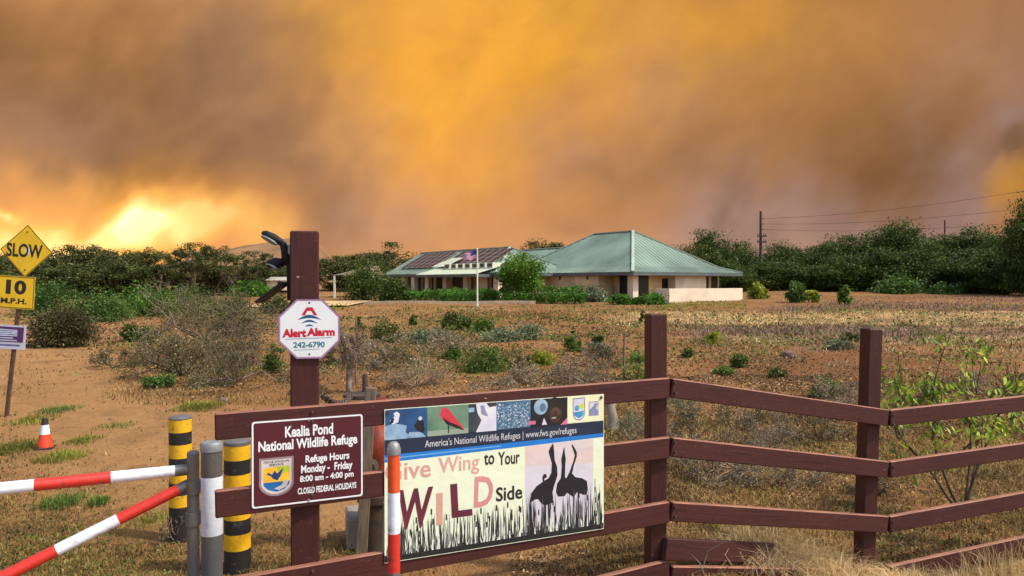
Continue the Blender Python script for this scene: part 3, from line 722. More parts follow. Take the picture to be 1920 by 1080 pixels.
# white egret
shp(mb, [(.385, .0), (.43, .0), (.445, .035), (.477, .03), (.477, .20), (.385, .20), (.41, .12), (.392, .07)], -.0015, 6); shp(mb, [(.405, .02), (.42, .02), (.44, .10), (.41, .08)], -.0018, 10)
rect(mb, .353, .03, .378, .06, -.0015, 5)
rg = random.Random(4)
for k in range(330):
    u, v = .482 + .148 * rg.random(), .02 + .17 * rg.random() ** .8; s_ = .0022 + .0028 * rg.random()
    shp(mb, [(u - s_, v), (u, v + s_ * 1.6), (u + s_, v), (u, v - s_ * 1.6)], -.0015, rg.choice((5, 5, 6, 11)))
# child at a scope
el(mb, .752, .095, .042, .098, -.0016, 12); el(mb, .756, .125, .032, .055, -.0019, 13); el(mb, .748, .146, .013, .006, -.0022, 9); el(mb, .742, .105, .009, .016, -.0021, 18); el(mb, .772, .11, .010, .018, -.0021, 18); el(mb, .757, .085, .014, .012, -.0021, 18)
el(mb, .686, .06, .034, .056, -.0016, 5); el(mb, .694, .065, .015, .03, -.0019, 11); rect(mb, .625, .155, .66, .18, -.0018, 14)
shp(mb, [(.69, .19), (.70, .14), (.715, .19)], -.0018, 6); shp(mb, [(.78, .20), (.815, .15), (.815, .20)], -.0018, 14)
rect(mb, .815, .004, .998, .198, -.001, 15)
# small emblems
def em(u, v, w, h, y, mi): mb.poly(shield(U(u), V(v), w, h), y, mi)
em(.872, .098, .036, .058, -.0014, 10); em(.872, .098, .031, .052, -.0017, 6)
shp(mb, [(.845, .12), (.899, .11), (.894, .145), (.872, .165), (.85, .145)], -.0019, 16); el(mb, .862, .09, .012, .02, -.0021, 16); el(mb, .886, .078, .012, .02, -.0021, 17)
rect(mb, .922, .05, .972, .155, -.0014, 10); rect(mb, .926, .056, .968, .15, -.0017, 6); shp(mb, [(.926, .15), (.926, .11), (.945, .085), (.955, .06), (.966, .07), (.96, .10), (.968, .12), (.968, .15)], -.0019, 10)
PM = [vinyl('p_blue', (.012, .055, .17), (.02, .10, .26), 9), vinyl('p_green', (.07, .17, .11), (.22, .36, .24), 6), vinyl('p_dark', (.02, .025, .035), (.07, .09, .12), 8), vinyl('p_flock', (.03, .09, .17), (.10, .22, .34), 18), vinyl('p_black', (.012, .012, .016)),
      vinyl('p_ice', (.36, .52, .66), (.16, .30, .50), 14), vinyl('p_white', (.78, .80, .84), (.52, .55, .68), 9), vinyl('p_red', (.66, .05, .075), (.45, .03, .05), 12), vinyl('p_twig', (.20, .25, .22)), vinyl('p_sage', (.30, .38, .30)), vinyl('p_lavender', (.30, .32, .50), (.18, .2, .36), 12),
      vinyl('p_steel', (.10, .17, .25)), vinyl('p_hair', (.02, .015, .015)), vinyl('p_skin', (.085, .04, .032), (.03, .015, .014), 14), vinyl('p_pink', (.62, .16, .30)), vinyl('p_cream', (.84, .84, .55)), vinyl('p_cyan', (.08, .40, .62), (.02, .15, .40), 30), vinyl('p_lime', (.58, .68, .05)), vinyl('p_cheek', (.13, .065, .05), (.07, .03, .025), 20)]
face_build(mb, 'photo_strip', PM, bn)
mb = MB()
rect(mb, .61, .325, .945, .93, -.0010, 0)
shp(mb, [(.61, .335), (.945, .325), (.945, .50), (.61, .47)], -.0012, 1)
def crane(pts, y=-.0018): shp(mb, pts, y, 2)
# body + neck outlines (u, v)
crane([(.632, .735), (.640, .665), (.665, .62), (.70, .59), (.722, .575), (.735, .54), (.738, .47), (.728, .42), (.722, .385), (.728, .36), (.742, .33), (.746, .33), (.750, .40), (.752, .45), (.764, .50), (.766, .56), (.758, .60), (.748, .64), (.742, .68), (.745, .72), (.742, .755), (.71, .765), (.69, .755), (.672, .715), (.655, .715)])
crane([(.692, .56), (.700, .54), (.712, .545), (.714, .57), (.703, .57), (.702, .60), (.694, .60)], -.0020)
crane([(.758, .68), (.764, .62), (.782, .585), (.787, .50), (.784, .45), (.790, .41), (.797, .365), (.800, .365), (.803, .42), (.807, .45), (.804, .50), (.803, .58), (.812, .60), (.822, .68), (.80, .72), (.768, .715)])
crane([(.80, .68), (.805, .60), (.825, .55), (.845, .47), (.852, .43), (.836, .36), (.838, .345), (.852, .38), (.862, .41), (.862, .44), (.848, .50), (.838, .56), (.855, .59), (.89, .605), (.913, .63), (.918, .69), (.912, .73), (.89, .725), (.865, .70), (.845, .735), (.825, .71)], -.0020)
for u0, u1, v0 in ((.700, .710, .75), (.718, .726, .75), (.842, .850, .71), (.866, .872, .70)):
    shp(mb, [(u0, v0), (u1, v0), (u1 + .002, .90), (u0 + .002, .90)], -.0018, 2)
face_build(mb, 'crane_picture', [vinyl('c_pale', (.68, .66, .72), (.60, .58, .68), 4), vinyl('c_pink', (.74, .55, .47), (.66, .60, .64), 5), vinyl('c_black', (.012, .013, .02))], bn)
mb = MB()
rg = random.Random(7)
shp(mb, [(.0, .995), (.998, .995), (.998, .955), (.7, .935), (.0, .95)], -.0022, 0)
for k in range(520):
    u = .005 + .985 * rg.random(); h = (.04 + .22 * rg.random() ** 2.0) * (1.25 if u > .58 else 1.0)
    w = .0014 + .0026 * rg.random(); ln = (rg.random() - .5) * .022; b_ = .96
    mi = rg.choice((0, 0, 0, 1, 2, 2)) if h < .16 else rg.choice((0, 0, 1))
    shp(mb, [(u - w, b_), (u + w, b_), (u + w * .7 + ln * .6, b_ - h * .6), (u + ln, b_ - h), (u - w * .7 + ln * .6, b_ - h * .6)], -.0024 - .0004 * rg.random(), mi)
for k in range(46):
    u = .1 + .88 * rg.random(); v = .70 + .2 * rg.random(); w = .003
    shp(mb, [(u - w, v + .02), (u + w, v + .02), (u + w, v - .02), (u - w, v - .02)], -.0027, 0)
shp(mb, [(.952, .93), (.957, .93), (.9555, .62), (.9535, .62)], -.0026, 0); shp(mb, [(.93, .93), (.934, .93), (.933, .72), (.931, .72)], -.0026, 0)
face_build(mb, 'reed_print', [vinyl('r_black', (.014, .018, .02)), vinyl('r_grey', (.16, .19, .19)), vinyl('r_pale', (.74, .80, .72))], bn)
def TB(u0, v0, u1, v1, body, bold, mi, y=-.0030, shear=0.):
    mb.add(*text(body, U(u0), V(v1), U(u1), V(v0), bold, y, shear), mi)
mb = MB()
TB(.165, .222, .86, .285, "America's National Wildlife Refuges | www.fws.gov/refuges", .004, 0)
TB(.002, .348, .190, .47, 'Give', .012, 1); TB(.222, .348, .40, .485, 'Wing', .012, 1)
TB(.421, .352, .468, .432, 'to', .02, 2); TB(.485, .352, .585, .445, 'Your', .02, 2); TB(.475, .595, .597, .695, 'Side', .022, 2)
TB(.055, .535, .20, .80, 'W', .03, 3, -.0030, .12); TB(.213, .585, .240, .80, 'I', .03, 4, -.0031); TB(.272, .535, .370, .765, 'L', .028, 3, -.0032, -.05); TB(.375, .505, .462, .715, 'D', .02, 5, -.0033, .06)
face_build(mb, 'lettering', [vinyl('l_white', (.62, .62, .66)), vinyl('l_pink', (.72, .40, .36), (.62, .30, .28), 6), vinyl('l_black', (.02, .022, .025)), vinyl('l_maroon', (.16, .022, .045), (.10, .02, .04), 9), vinyl('l_tan', (.66, .36, .28)), vinyl('l_rose', (.70, .32, .31), (.6, .24, .25), 6)], bn)
for u, v in ((.012, .02), (.985, .025), (.985, .975), (.012, .975)):
    c = (U(u), -.002, V(v)); mb = MB(); mb.tube(c, (c[0], -.006, c[2]), .008, .007, 12); mb.build('eyelet', M['iron'], bn)

# ---- octagonal alarm sign on the tall post
c0 = P(579, 617, F / 428.5) + Vector((.0, .006, 0))
al = empty('alarm_sign', c0, math.radians(13), 'small white octagonal security alarm plate with red lettering on the tallest fence post', 'sign')
R8 = .142
def octo(r): return [(r * math.cos(math.radians(22.5 + 45 * k)), r * math.sin(math.radians(22.5 + 45 * k))) for k in range(8)]
mb = MB(); mb.slab(octo(R8), 0, .003); mb.build('plate', M['alarmblue'], al)
mb = MB(); mb.poly(octo(R8 * .985), -.0008, 0); mb.poly(octo(R8 * .93), -.0012, 1); face_build(mb, 'rim', [M['alarmrim'], M['signwhite']], al)
mb = MB()
w8 = R8 * .924
def AX(px): return (px - 627) / 193. * w8      # places on the enlarged photograph of the plate
def AZ(py): return -(py - 720) / 193. * w8
def ap(pts, mi, y=-.0018): mb.poly([(AX(p[0]), AZ(p[1])) for p in pts], y, mi)
ap([(578, 632), (610, 580), (646, 580), (678, 632), (655, 632), (640, 604), (616, 604), (601, 632)], 0)
def arc(xc, yc, w, h, t, mi):
    n = 9; up = [(xc - w + 2 * w * k / n, yc - h * math.sin(math.pi * k / n)) for k in range(n + 1)]
    dn = [(xc - w + 2 * w * k / n, yc - max(0, h - t) * math.sin(math.pi * k / n)) for k in range(n + 1)]
    ap(up[:] + dn[::-1][1:-1], mi)
arc(627, 662, 76, 34, 22, 1); arc(627, 686, 54, 26, 15, 1); arc(627, 704, 28, 14, 12, 1)
def AT(x0, y0, x1, y1, body, bold, mi): mb.add(*text(body, AX(x0), AZ(y1), AX(x1), AZ(y0), bold, -.0018), mi)
AT(460, 718, 609, 774, 'Alert', .06, 0); AT(611, 714, 788, 768, 'Alarm', .06, 0); AT(527, 802, 724, 842, '242-6790', .04, 2)
ap([(480, 782), (768, 776), (768, 780), (480, 786)], 2); ap([(530, 854), (690, 850), (690, 853), (530, 857)], 2)
for y_ in (552, 884): mb.poly(disc(AX(627), AZ(y_), .0045, .0045, 10), -.0022, 3)
face_build(mb, 'lettering', [M['alarmred'], M['alarmblue'], M['alarmteal'], M['signblack']], al)

# ---- twin floodlight with its small solar panel, on the side of the tall post
d0 = F / 415.
fl = empty('floodlight', P(548, 480, d0), 0, 'black twin-head solar floodlight on the side of the tallest fence post', 'floodlight')
o0 = Vector(fl.location)
def Q(px, py, dy=0.): v = P(px, py, d0) - o0; v.y += dy; return v
mb = MB(); mb.beam(Q(544, 462), Q(546, 562), .03, .03, 0, .004, (0, 1, 0)); mb.build('bracket', M['plastic'], fl)
mb = MB(); mb.path([Q(530, 456), Q(536, 470), Q(538, 492), Q(544, 498)], [.014, .022, .022, .012], 10); mb.path([Q(548, 480), Q(520, 494)], [.016, .012], 8); mb.build('arm', M['plastic'], fl, smooth=True)
mb = MB(); mb.box(Q(549, 469, -.012), (.026, .05, .05), None, 0, .008); mb.build('motion_sensor', M['lens'], fl)
def lamp(pa, pb, r):
    mb = MB(); a, b = pa, pb; d = (b - a)
    mb.path([a, a + d * .12, a + d * .5, a + d * .85, b], [r * .25, r * .75, r, r * .7, r * .35], 14)
    h = mb.build('lamp_head', M['plastic'], fl, smooth=True)
    mb = MB(); n = Vector((-.35, -.55, -.75)).normalized(); c = a + d * .42 + n * r * .72
    u = d.normalized(); u = (u - n * u.dot(n)).normalized(); w = n.cross(u)
    pts = [c + u * (math.cos(t) * d.length * .36) + w * (math.sin(t) * r * .72) for t in [2 * math.pi * k / 14 for k in range(14)]]
    mb.add([p + n * r * .28 for p in pts] + pts, [tuple(range(14))] + [(k, (k + 1) % 14, 14 + (k + 1) % 14, 14 + k) for k in range(14)])
    l = mb.build('lens', M['lens'], h); l.location = (0, 0, 0)
lamp(Q(494, 436, -.02), Q(534, 458), .022)
lamp(Q(503, 496, -.03), Q(536, 492), .026)
mb = MB(); mb.beam(Q(488, 566, -.01), Q(536, 530, .0), .16, .012, 0, .002); mb.tube(Q(530, 536), Q(548, 528), .01, .01, 8); mb.build('solar_panel', M['plastic'], fl)

# ------------------------------------------------------------------ gate, pipes, bollards, marker post
def pipe_on_ground(px, pyt, d, r):
    p = P(px, pyt, d); return Vector((p.x, p.y, G(p.x, p.y))), p.z - G(p.x, p.y)
dg = 3.40
base, h = pipe_on_ground(361, 850, dg, .027)
gt = empty('barrier_gate', base, 0, 'swing barrier gate of red and white banded pipe arms on a slim grey upright', 'gate')
mb = MB(); mb.tube((0, 0, -.2), (0, 0, h), .0265, .0265, 18); mb.lathe([(.0265, h), (.024, h + .008), (.01, h + .012)], 18); mb.build('upright', M['galv'], gt, smooth=True)
for z in (h - .155, h - .30):
    mb = MB(); mb.tube((0, 0, z - .03), (0, 0, z + .03), .033, .033, 18); mb.build('hinge_sleeve', M['galv'], gt, smooth=True)
def banded(name, p0, p1, r, cuts, mats, mis, parent, labels=None):
    """a pipe arm painted in bands; cuts are shares of its length"""
    mb = MB(); prev = 0.
    d = p1 - p0
    pts = [p0 + d * c for c in cuts]
    for i in range(len(cuts) - 1): mb.path([pts[i], pts[i + 1]], [r, r], 18, mis[i], i in (0, len(cuts) - 2))
    return mb.build(name, mats, parent, smooth=True)
def GP(px, py, d): return P(px, py, d) - base
BM = [M['galv'], M['whitepaint'], M['redpaint']]
u0, u1 = GP(352, 881, dg), GP(-330, 950, dg - .62)
def share(px, a, b, pa, pb):      # share of the arm's length at a column of the photograph
    best = 0
    for k in range(2001):
        t = k / 2000; w = base + a + (b - a) * t; x = 960 + F * w.x / w.y
        if x >= px: best = t
    return best
cu = [0] + [share(x, u0, u1, 0, 0) for x in (326, 206, 62, -80, -220)] + [1]
banded('arm', u0, u1, .0255, cu, BM, [0, 1, 2, 1, 2, 1], gt)
l0, l1 = GP(352, 909, dg), GP(-260, 1215, dg - .60)
cu = [0] + [share(x, l0, l1, 0, 0) for x in (333, 220, 104, -20, -140)] + [1]
banded('brace', l0, l1, .0255, cu, BM, [0, 2, 1, 2, 1, 2], gt)

base, h = pipe_on_ground(396, 828, 3.62, .05)
gp_ = empty('gate_post', base, 0, 'thick rusty grey pipe post with a band of white tape beside the gate hinge', 'post')
mb = MB(); mb.tube((0, 0, -.2), (0, 0, h - .01), .050, .050, 24); mb.build('pipe', M['galv'], gp_, smooth=True)
mb = MB(); mb.lathe([(.053, h - .045), (.054, h - .012), (.048, h - .002), (.02, h + .004)], 24); mb.build('cap', M['galv_light'], gp_, smooth=True)
mb = MB(); z1 = EYE - (893 - HZ) / F * 3.62 - base.z; z0 = EYE - (1002 - HZ) / F * 3.62 - base.z
mb.lathe([(.0507, z0), (.0512, z0 + .002), (.0512, z1 - .002), (.0507, z1)], 24); mb.build('tape', M['whitepaint'], gp_, smooth=True)

def bollard(px, pyt, d, r, bands, label):
    b, h = pipe_on_ground(px, pyt, d, r)
    t = empty('bollard', b, 0, label, 'bollard', 'yellow and black striped bollards')
    z = lambda py: EYE - (py - HZ) / F * d - b.z
    mb = MB(); ys = [z(p) for p in bands]
    prof = [(r, ys[0])]; mis = []
    for i in range(len(ys) - 1): prof.append((r, ys[i + 1])); mis.append(i % 2)
    prof.append((r, -.2)); mis.append(1)
    mb.lathe(prof, 28, mis=mis); mb.build('pipe', [M['yellow'], M['black']], t, smooth=True)
    mb = MB(); zt = ys[0]; mb.lathe([(r + .002, zt), (r + .002, h - .01), (r * .85, h), (r * .3, h + .004)], 28); mb.build('cap', M['galv'], t, smooth=True)
bollard(337, 780, 4.85, .070, [785, 809, 832, 857, 880, 903, 926, 948], 'yellow and black striped bollard behind the slim gate upright')
bollard(444, 824, 4.25, .0735, [833, 860, 887, 916, 943, 971, 998, 1028], 'yellow and black striped bollard behind the cut end of the fence rails')

base, h = pipe_on_ground(738, 829, 2.80, .024)
mk = empty('marker_post', base, 0, 'slim red and white marker pipe with rounded grey cap in front of the banner', 'post')
z = lambda py: EYE - (py - HZ) / F * 2.80 - base.z
mb = MB(); r = .0235; mb.lathe([(r, z(850)), (r, z(923)), (r, z(1000)), (r, z(1073)), (r, -.1)], 22, mis=[0, 1, 2, 3]); mb.build('pipe', [M['orangepaint'], M['whitepaint'], M['redpaint'], M['galv']], mk, smooth=True)
mb = MB(); mb.lathe([(.0265, z(852)), (.0265, z(842)), (.0245, z(840)), (.021, z(833)), (.012, z(829)), (.003, z(828))], 22); mb.build('cap', M['galv_light'], mk, smooth=True)

# ------------------------------------------------------------------ things behind the fence: hydrant, chain, stake, block
dh = 4.55
hx = P(706, 745, dh); hb = Vector((hx.x, hx.y, G(hx.x, hx.y)))
hy = empty('hydrant', hb, 0, 'orange and black standpipe hydrant with a flat iron flange behind the fence', 'hydrant')
hz = lambda py: EYE - (py - HZ) / F * dh - hb.z
mb = MB(); mb.lathe([(.10, -.1), (.10, hz(940)), (.12, hz(938)), (.12, hz(925))], 20); mb.build('base', M['iron'], hy, smooth=True)
mb = MB(); mb.lathe([(.085, hz(925)), (.085, hz(870)), (.10, hz(850)), (.105, hz(830)), (.09, hz(810)), (.062, hz(796)), (.06, hz(744))], 20); mb.build('barrel', M['hydrant'], hy, smooth=True)
mb = MB(); mb.lathe([(.10, hz(746)), (.115, hz(744)), (.115, hz(738)), (.04, hz(736)), (.03, hz(734))], 22, ((678 - 706) / F * dh, 0, 0)); mb.build('flange', M['iron'], hy, smooth=True)
mb = MB(); sx = (684 - 706) / F * dh; mb.tube((sx, 0, hz(738)), (sx, 0, hz(702)), .018, .015, 12); mb.build('stem', M['iron'], hy)
mb = MB(); mb.tube((-.02, 0, hz(868)), (-.02, -.16, hz(868)), .05, .05, 16); mb.tube((-.02, -.15, hz(868)), (-.02, -.19, hz(868)), .06, .05, 8); mb.build('outlet', M['iron'], hy)
mb = MB(); a = Vector((-.09, -.05, hz(835))); mb.beam(a, a + Vector((.11, -.03, .06)), .03, .06, 0, .006); mb.build('handle', M['hydrant'], hy)
# chain
mb = MB(); c0, c1 = P(604, 741, 3.52), P(660, 741, 4.5)
for k in range(22):
    t = (k + .5) / 22; p = c0.lerp(c1, t); p.z -= .05 * math.sin(math.pi * t)
    t2 = t + .01; q = c0.lerp(c1, t2); q.z -= .05 * math.sin(math.pi * t2); dirv = (q - p).normalized()
    side = dirv.cross(Vector((0, 0, 1))).normalized(); upv = side.cross(dirv)
    e = side if k % 2 else upv
    pts = [p + dirv * (math.cos(a) * .030) + e * (math.sin(a) * .017) for a in [2 * math.pi * j / 10 for j in range(11)]]
    mb.path(pts, .0055, 6, 0, False)
o = mb.build('chain', M['iron'], None, smooth=True); tag(o, 'dark iron chain sagging from the tallest fence post to the hydrant', 'chain')
# stake
a = P(676, 1040, 4.1); b = P(697, 726, 4.15)
mb = MB(); mb.box((0, 0, 0), (.062, .032, (b - a).length + .3), None, 0, .003)
d = (b - a).normalized()
o = mb.build('wooden_stake', M['stake'], None, (a + b) / 2 - d * .15, (0, math.atan2(d.x, d.z), .2)); tag(o, 'grey weathered wooden stake leaning in front of the hydrant', 'stake')
p = gp(662, 1030)
mb = MB(); mb.box((0, 0, .09), (.19, .30, .20), None, 0, .012); o = mb.build('concrete_block', M['concrete'], None, (p.x + .02, p.y + .14, p.z), (0, 0, .25)); tag(o, 'rough concrete block on the dirt behind the tallest fence post', 'block')
mb = MB(); mb.beam((0, 0, -.05), (.02, 0, .38), .018, .03, 0, .002); p = P(716, 940, 4.25); o = mb.build('metal_stake', M['galv'], None, (p.x, p.y, G(p.x, p.y)), (0, 0, .3)); tag(o, 'short grey metal stake beside the wooden stake', 'stake')

# ------------------------------------------------------------------ SLOW sign and cone
bs = gp(9, 781); ds = bs.y
lean = math.atan2(40, 345)
rs = empty('road_sign', bs, 0, 'leaning rusty post carrying yellow SLOW diamond, speed plate and purple notice', 'sign')
sc_ = ds / F
tilt = Matrix.Rotation(lean, 4, 'Y')
rs.rotation_euler = (0, lean, 0)
mb = MB(); mb.box((0, .02, 1.08), (.048, .03, 2.46), None, 0, .004); mb.build('post', M['rustpost'], rs)
def along(py): return (781 - py) * sc_ / math.cos(lean)
def plate_diamond(zc, r):
    e = empty('diamond_plate', (.03, 0, zc)); e.parent = rs; e.rotation_euler = (0, math.radians(-2.5), 0)
    mb = MB(); mb.slab([(r, 0), (0, r), (-r, 0), (0, -r)], 0, .004); mb.build('plate', M['signyellow'], e)
    mb = MB(); o_ = [(r * k, 0) if j % 2 == 0 else (0, r * k) for j, k in enumerate((.985, .985, -.985, -.985))]; i_ = [(p[0] * .965, p[1] * .965) for p in o_]
    mb.add([(p[0], -.0035, p[1]) for p in o_ + i_], [(k, (k + 1) % 4, 4 + (k + 1) % 4, 4 + k) for k in range(4)])
    mb.add(*text('SLOW', -r * .75, -r * .25, r * .62, r * .27, .03, -.0035))
    face_build(mb, 'lettering', M['signblack'], e)
    mb = MB()
    mb.poly(disc(.045 * r, .01 * r, r * .085, r * .16), -.0030); mb.poly(disc(-.2 * r, -.42 * r, .008, .008), -.0040)
    face_build(mb, 'paint_patch', M['signwhite'], e)
    for s_ in (.72, -.72):
        mb = MB(); mb.tube((0, -.002, r * s_), (0, -.008, r * s_), .011, .009, 8); mb.build('bolt', M['screw'], e)
plate_diamond(along(470), 49.5 * sc_)
zc, wx, wz = along(549), 35.5 * sc_, 30.5 * sc_
e = empty('speed_plate', (-.045, -.002, zc)); e.parent = rs; e.rotation_euler = (0, math.radians(-3), 0)
mb = MB(); mb.slab(rrect(-wx, -wz, wx, wz, .012), 0, .004); mb.build('plate', M['signyellow'], e)
mb = MB(); o_, i_ = rrect(-wx * .97, -wz * .965, wx * .97, wz * .965, .011), rrect(-wx * .935, -wz * .925, wx * .935, wz * .925, .009); n_ = len(o_)
mb.add([(p[0], -.0035, p[1]) for p in o_ + i_], [(k, (k + 1) % n_, n_ + (k + 1) % n_, n_ + k) for k in range(n_)])
mb.add(*text('1', -wx * .52, -wz * .12, -wx * .26, wz * .76, .045, -.0035)); mb.add(*text('0', -wx * .08, -wz * .12, wx * .56, wz * .76, .045, -.0035))
mb.add(*text('M.P.H.', -wx * .76, -wz * .70, wx * .62, -wz * .36, .04, -.0035)); face_build(mb, 'lettering', M['signblack'], e)
zc, wx, wz = along(634), 47 * sc_, 22.5 * sc_
e = empty('notice_plate', (-.17, -.002, zc)); e.parent = rs; e.rotation_euler = (0, math.radians(-3.5), 0)
mb = MB(); mb.slab(rrect(-wx, -wz, wx, wz, .006), 0, .004); mb.build('plate', mat('notice_white', (.62, .62, .74), .5, .1), e)
mb = MB(); mb.poly([(-wx * .95, -wz * .42), (wx * .90, -wz * .42), (wx * .92, wz * .86), (-wx * .95, wz * .86)], -.0032, 0)
mb.poly([(-wx * .85, wz * .08), (wx * .66, wz * .08), (wx * .66, wz * .62), (-wx * .85, wz * .70)], -.0038, 1)
for r_ in range(3): mb.poly([(-wx * .8, wz * (.50 - .16 * r_)), (wx * (.56 - .1 * (r_ == 1)), wz * (.50 - .16 * r_)), (wx * (.56 - .1 * (r_ == 1)), wz * (.56 - .16 * r_)), (-wx * .8, wz * (.56 - .16 * r_))], -.0044, 2)
for r_, (x0_, x1_) in enumerate(((-.3, .5), (-.55, .66))): mb.poly([(wx * x0_, wz * (-.12 - .2 * r_)), (wx * x1_, wz * (-.12 - .2 * r_)), (wx * x1_, wz * (-.03 - .2 * r_)), (wx * x0_, wz * (-.03 - .2 * r_))], -.0038, 1)
mb.poly([(-wx * .85, -wz * .74), (wx * .78, -wz * .74), (wx * .78, -wz * .60), (-wx * .85, -wz * .60)], -.0036, 2)
face_build(mb, 'print', [M['signpurple'], mat('notice_pale', (.66, .72, .88), .5), mat('notice_ink', (.13, .16, .36), .5)], e)

cb = gp(83, 841)
cn = empty('traffic_cone', cb, .3, 'small orange traffic cone with white collar and dark tip on the bare dirt', 'cone')
hc = 57 * cb.y / F
mb = MB(); mb.lathe([(hc * .25, 0), (hc * .235, hc * .06), (hc * .15, hc * .47), (hc * .115, hc * .78), (hc * .085, hc * .99)], 22, mis=[0, 0, 1, 2]); mb.build('body', [M['cone'], M['whitepaint'], M['rubber']], cn, smooth=True)
mb = MB(); mb.box((0, 0, .006), (hc * .52, hc * .52, .02), None, 0, .004); mb.build('base', M['rubber'], cn)

# ------------------------------------------------------------------ the visitor building
C0 = Vector((8.5, 52.0)); ANG = math.atan2(.583, .812)
zb = .30
bd = empty('building', (C0.x, C0.y, zb), ANG, 'tan single-storey building with pale green hipped metal roof and solar panels beyond the field', 'building')
EZ = 2.42 - zb
RM = [M['roof'], M['seam']]
def roof_face(mb, pts, step=.42, rib=.028):
    """one sloping roof plane with standing seams running up the slope; pts in order, first edge is the eave"""
    p = [Vector(q) for q in pts]
    e = (p[1] - p[0]).normalized(); n = (p[1] - p[0]).cross(p[-1] - p[0]).normalized()
    if n.z < 0: n = -n
    s_ = n.cross(e).normalized()
    if s_.z < 0: s_ = -s_
    mb.add(p, [tuple(range(len(p)))], 0)
    q = [((v - p[0]).dot(e), (v - p[0]).dot(s_)) for v in p]
    lo, hi = min(a[0] for a in q), max(a[0] for a in q)
    x = lo + step / 2
    while x < hi:
        hits = []
        for i in range(len(q)):
            (xa, ya), (xb, yb) = q[i], q[(i + 1) % len(q)]
            if (xa - x) * (xb - x) < 0: hits.append(ya + (yb - ya) * (x - xa) / (xb - xa))
        if len(hits) >= 2 and max(hits) - min(hits) > .1:
            a = p[0] + e * x + s_ * min(hits) + n * (rib / 2); b = p[0] + e * x + s_ * max(hits) + n * (rib / 2)
            mb.beam(a, b, .05, rib, 1, 0, n)
        x += step
def hip(name, x0, y0, x1, y1, ez, rz, hipy0=True, hipy1=True, hw=None, skirt=1.25, sk_h=.42, label=None):
    """hipped roof over a plan x0..x1, y0..y1 with the ridge along y and a flatter skirt all round"""
    hw = (x1 - x0) / 2; xm = (x0 + x1) / 2
    ya = y0 + (hw if hipy0 else 0); yb = y1 - (hw if hipy1 else 0)
    s0 = skirt if hipy0 else 0; s1 = skirt if hipy1 else 0
    A = [(x0, y0, ez), (x1, y0, ez), (x1, y1, ez), (x0, y1, ez)]
    B = [(x0 + skirt, y0 + s0, ez + sk_h), (x1 - skirt, y0 + s0, ez + sk_h), (x1 - skirt, y1 - s1, ez + sk_h), (x0 + skirt, y1 - s1, ez + sk_h)]
    R0, R1 = (xm, ya, rz), (xm, yb, rz)
    mb = MB()
    roof_face(mb, [B[0], B[3], R1, R0]); roof_face(mb, [B[1], B[2], R1, R0])
    if hipy0: roof_face(mb, [B[0], B[1], R0])
    if hipy1: roof_face(mb, [B[3], B[2], R1])
    r = mb.build(name, RM, bd)
    mb = MB()
    for i in range(4):
        j = (i + 1) % 4
        if (i == 0 and not hipy0) or (i == 2 and not hipy1): continue
        roof_face(mb, [A[i], A[j], B[j], B[i]])
    k = mb.build('roof_skirt', RM, bd)
    mb = MB()
    for a, b in ((R0, R1),) + (((B[0], R0), (B[1], R0), (A[0], B[0]), (A[1], B[1])) if hipy0 else ()) + (((B[3], R1), (B[2], R1), (A[3], B[3]), (A[2], B[2])) if hipy1 else ()):
        a, b = Vector(a) + Vector((0, 0, .05)), Vector(b) + Vector((0, 0, .05)); mb.beam(a, b, .22, .07)
    mb.build('ridge_cap', M['ridge'], bd)
    mb = MB(); t = .24
    for i in range(4):
        j = (i + 1) % 4
        a, b = Vector(A[i]), Vector(A[j]); a.z -= t / 2 + .01; b.z -= t / 2 + .01; mb.beam(a, b, .06, t)
    if not hipy1:
        mb.add([A[3], A[2], B[2], R1, B[3]], [(0, 1, 2, 3, 4)])
    if not hipy0:
        mb.add([A[0], A[1], B[1], R0, B[0]], [(0, 1, 2, 3, 4)])
    mb.add([(x0, y0, ez - t), (x1, y0, ez - t), (x1, y1, ez - t), (x0, y1, ez - t)], [(0, 1, 2, 3)])
    mb.build('fascia', M['fascia'], bd)
hip('roof', 0, 0, 12.2, 16.9, EZ, 5.86 - zb)
hip('roof', .02, 8.0, 9.0, 21.0, EZ + .004, 4.72 - zb, False, False)
hip('roof', -5.55, 8.9, 3.45, 28.9, EZ + .008, 4.62 - zb, True, False)
WT = EZ - .25
def wall(name, x0, y0, x1, y1, m, h=None, t=.2, z0=-.3):
    h = WT if h is None else h
    mb = MB(); mb.beam((x0, y0, (h + z0) / 2), (x1, y1, (h + z0) / 2), t, h - z0); return mb.build(name, m, bd)
def boxp(name, c, s_, m, ch=0): mb = MB(); mb.box(c, s_, None, 0, ch); return mb.build(name, m, bd)
# core body
wall('wall', 1.9, 1.7, 1.9, 16.0, M['tanwall']); wall('wall', 2.01, 1.6, 11.2, 1.6, M['tanwall']); wall('wall', 11.3, 1.71, 11.3, 16, M['tanwall']); wall('wall', 2.01, 15.9, 11.19, 15.9, M['tanwall'])
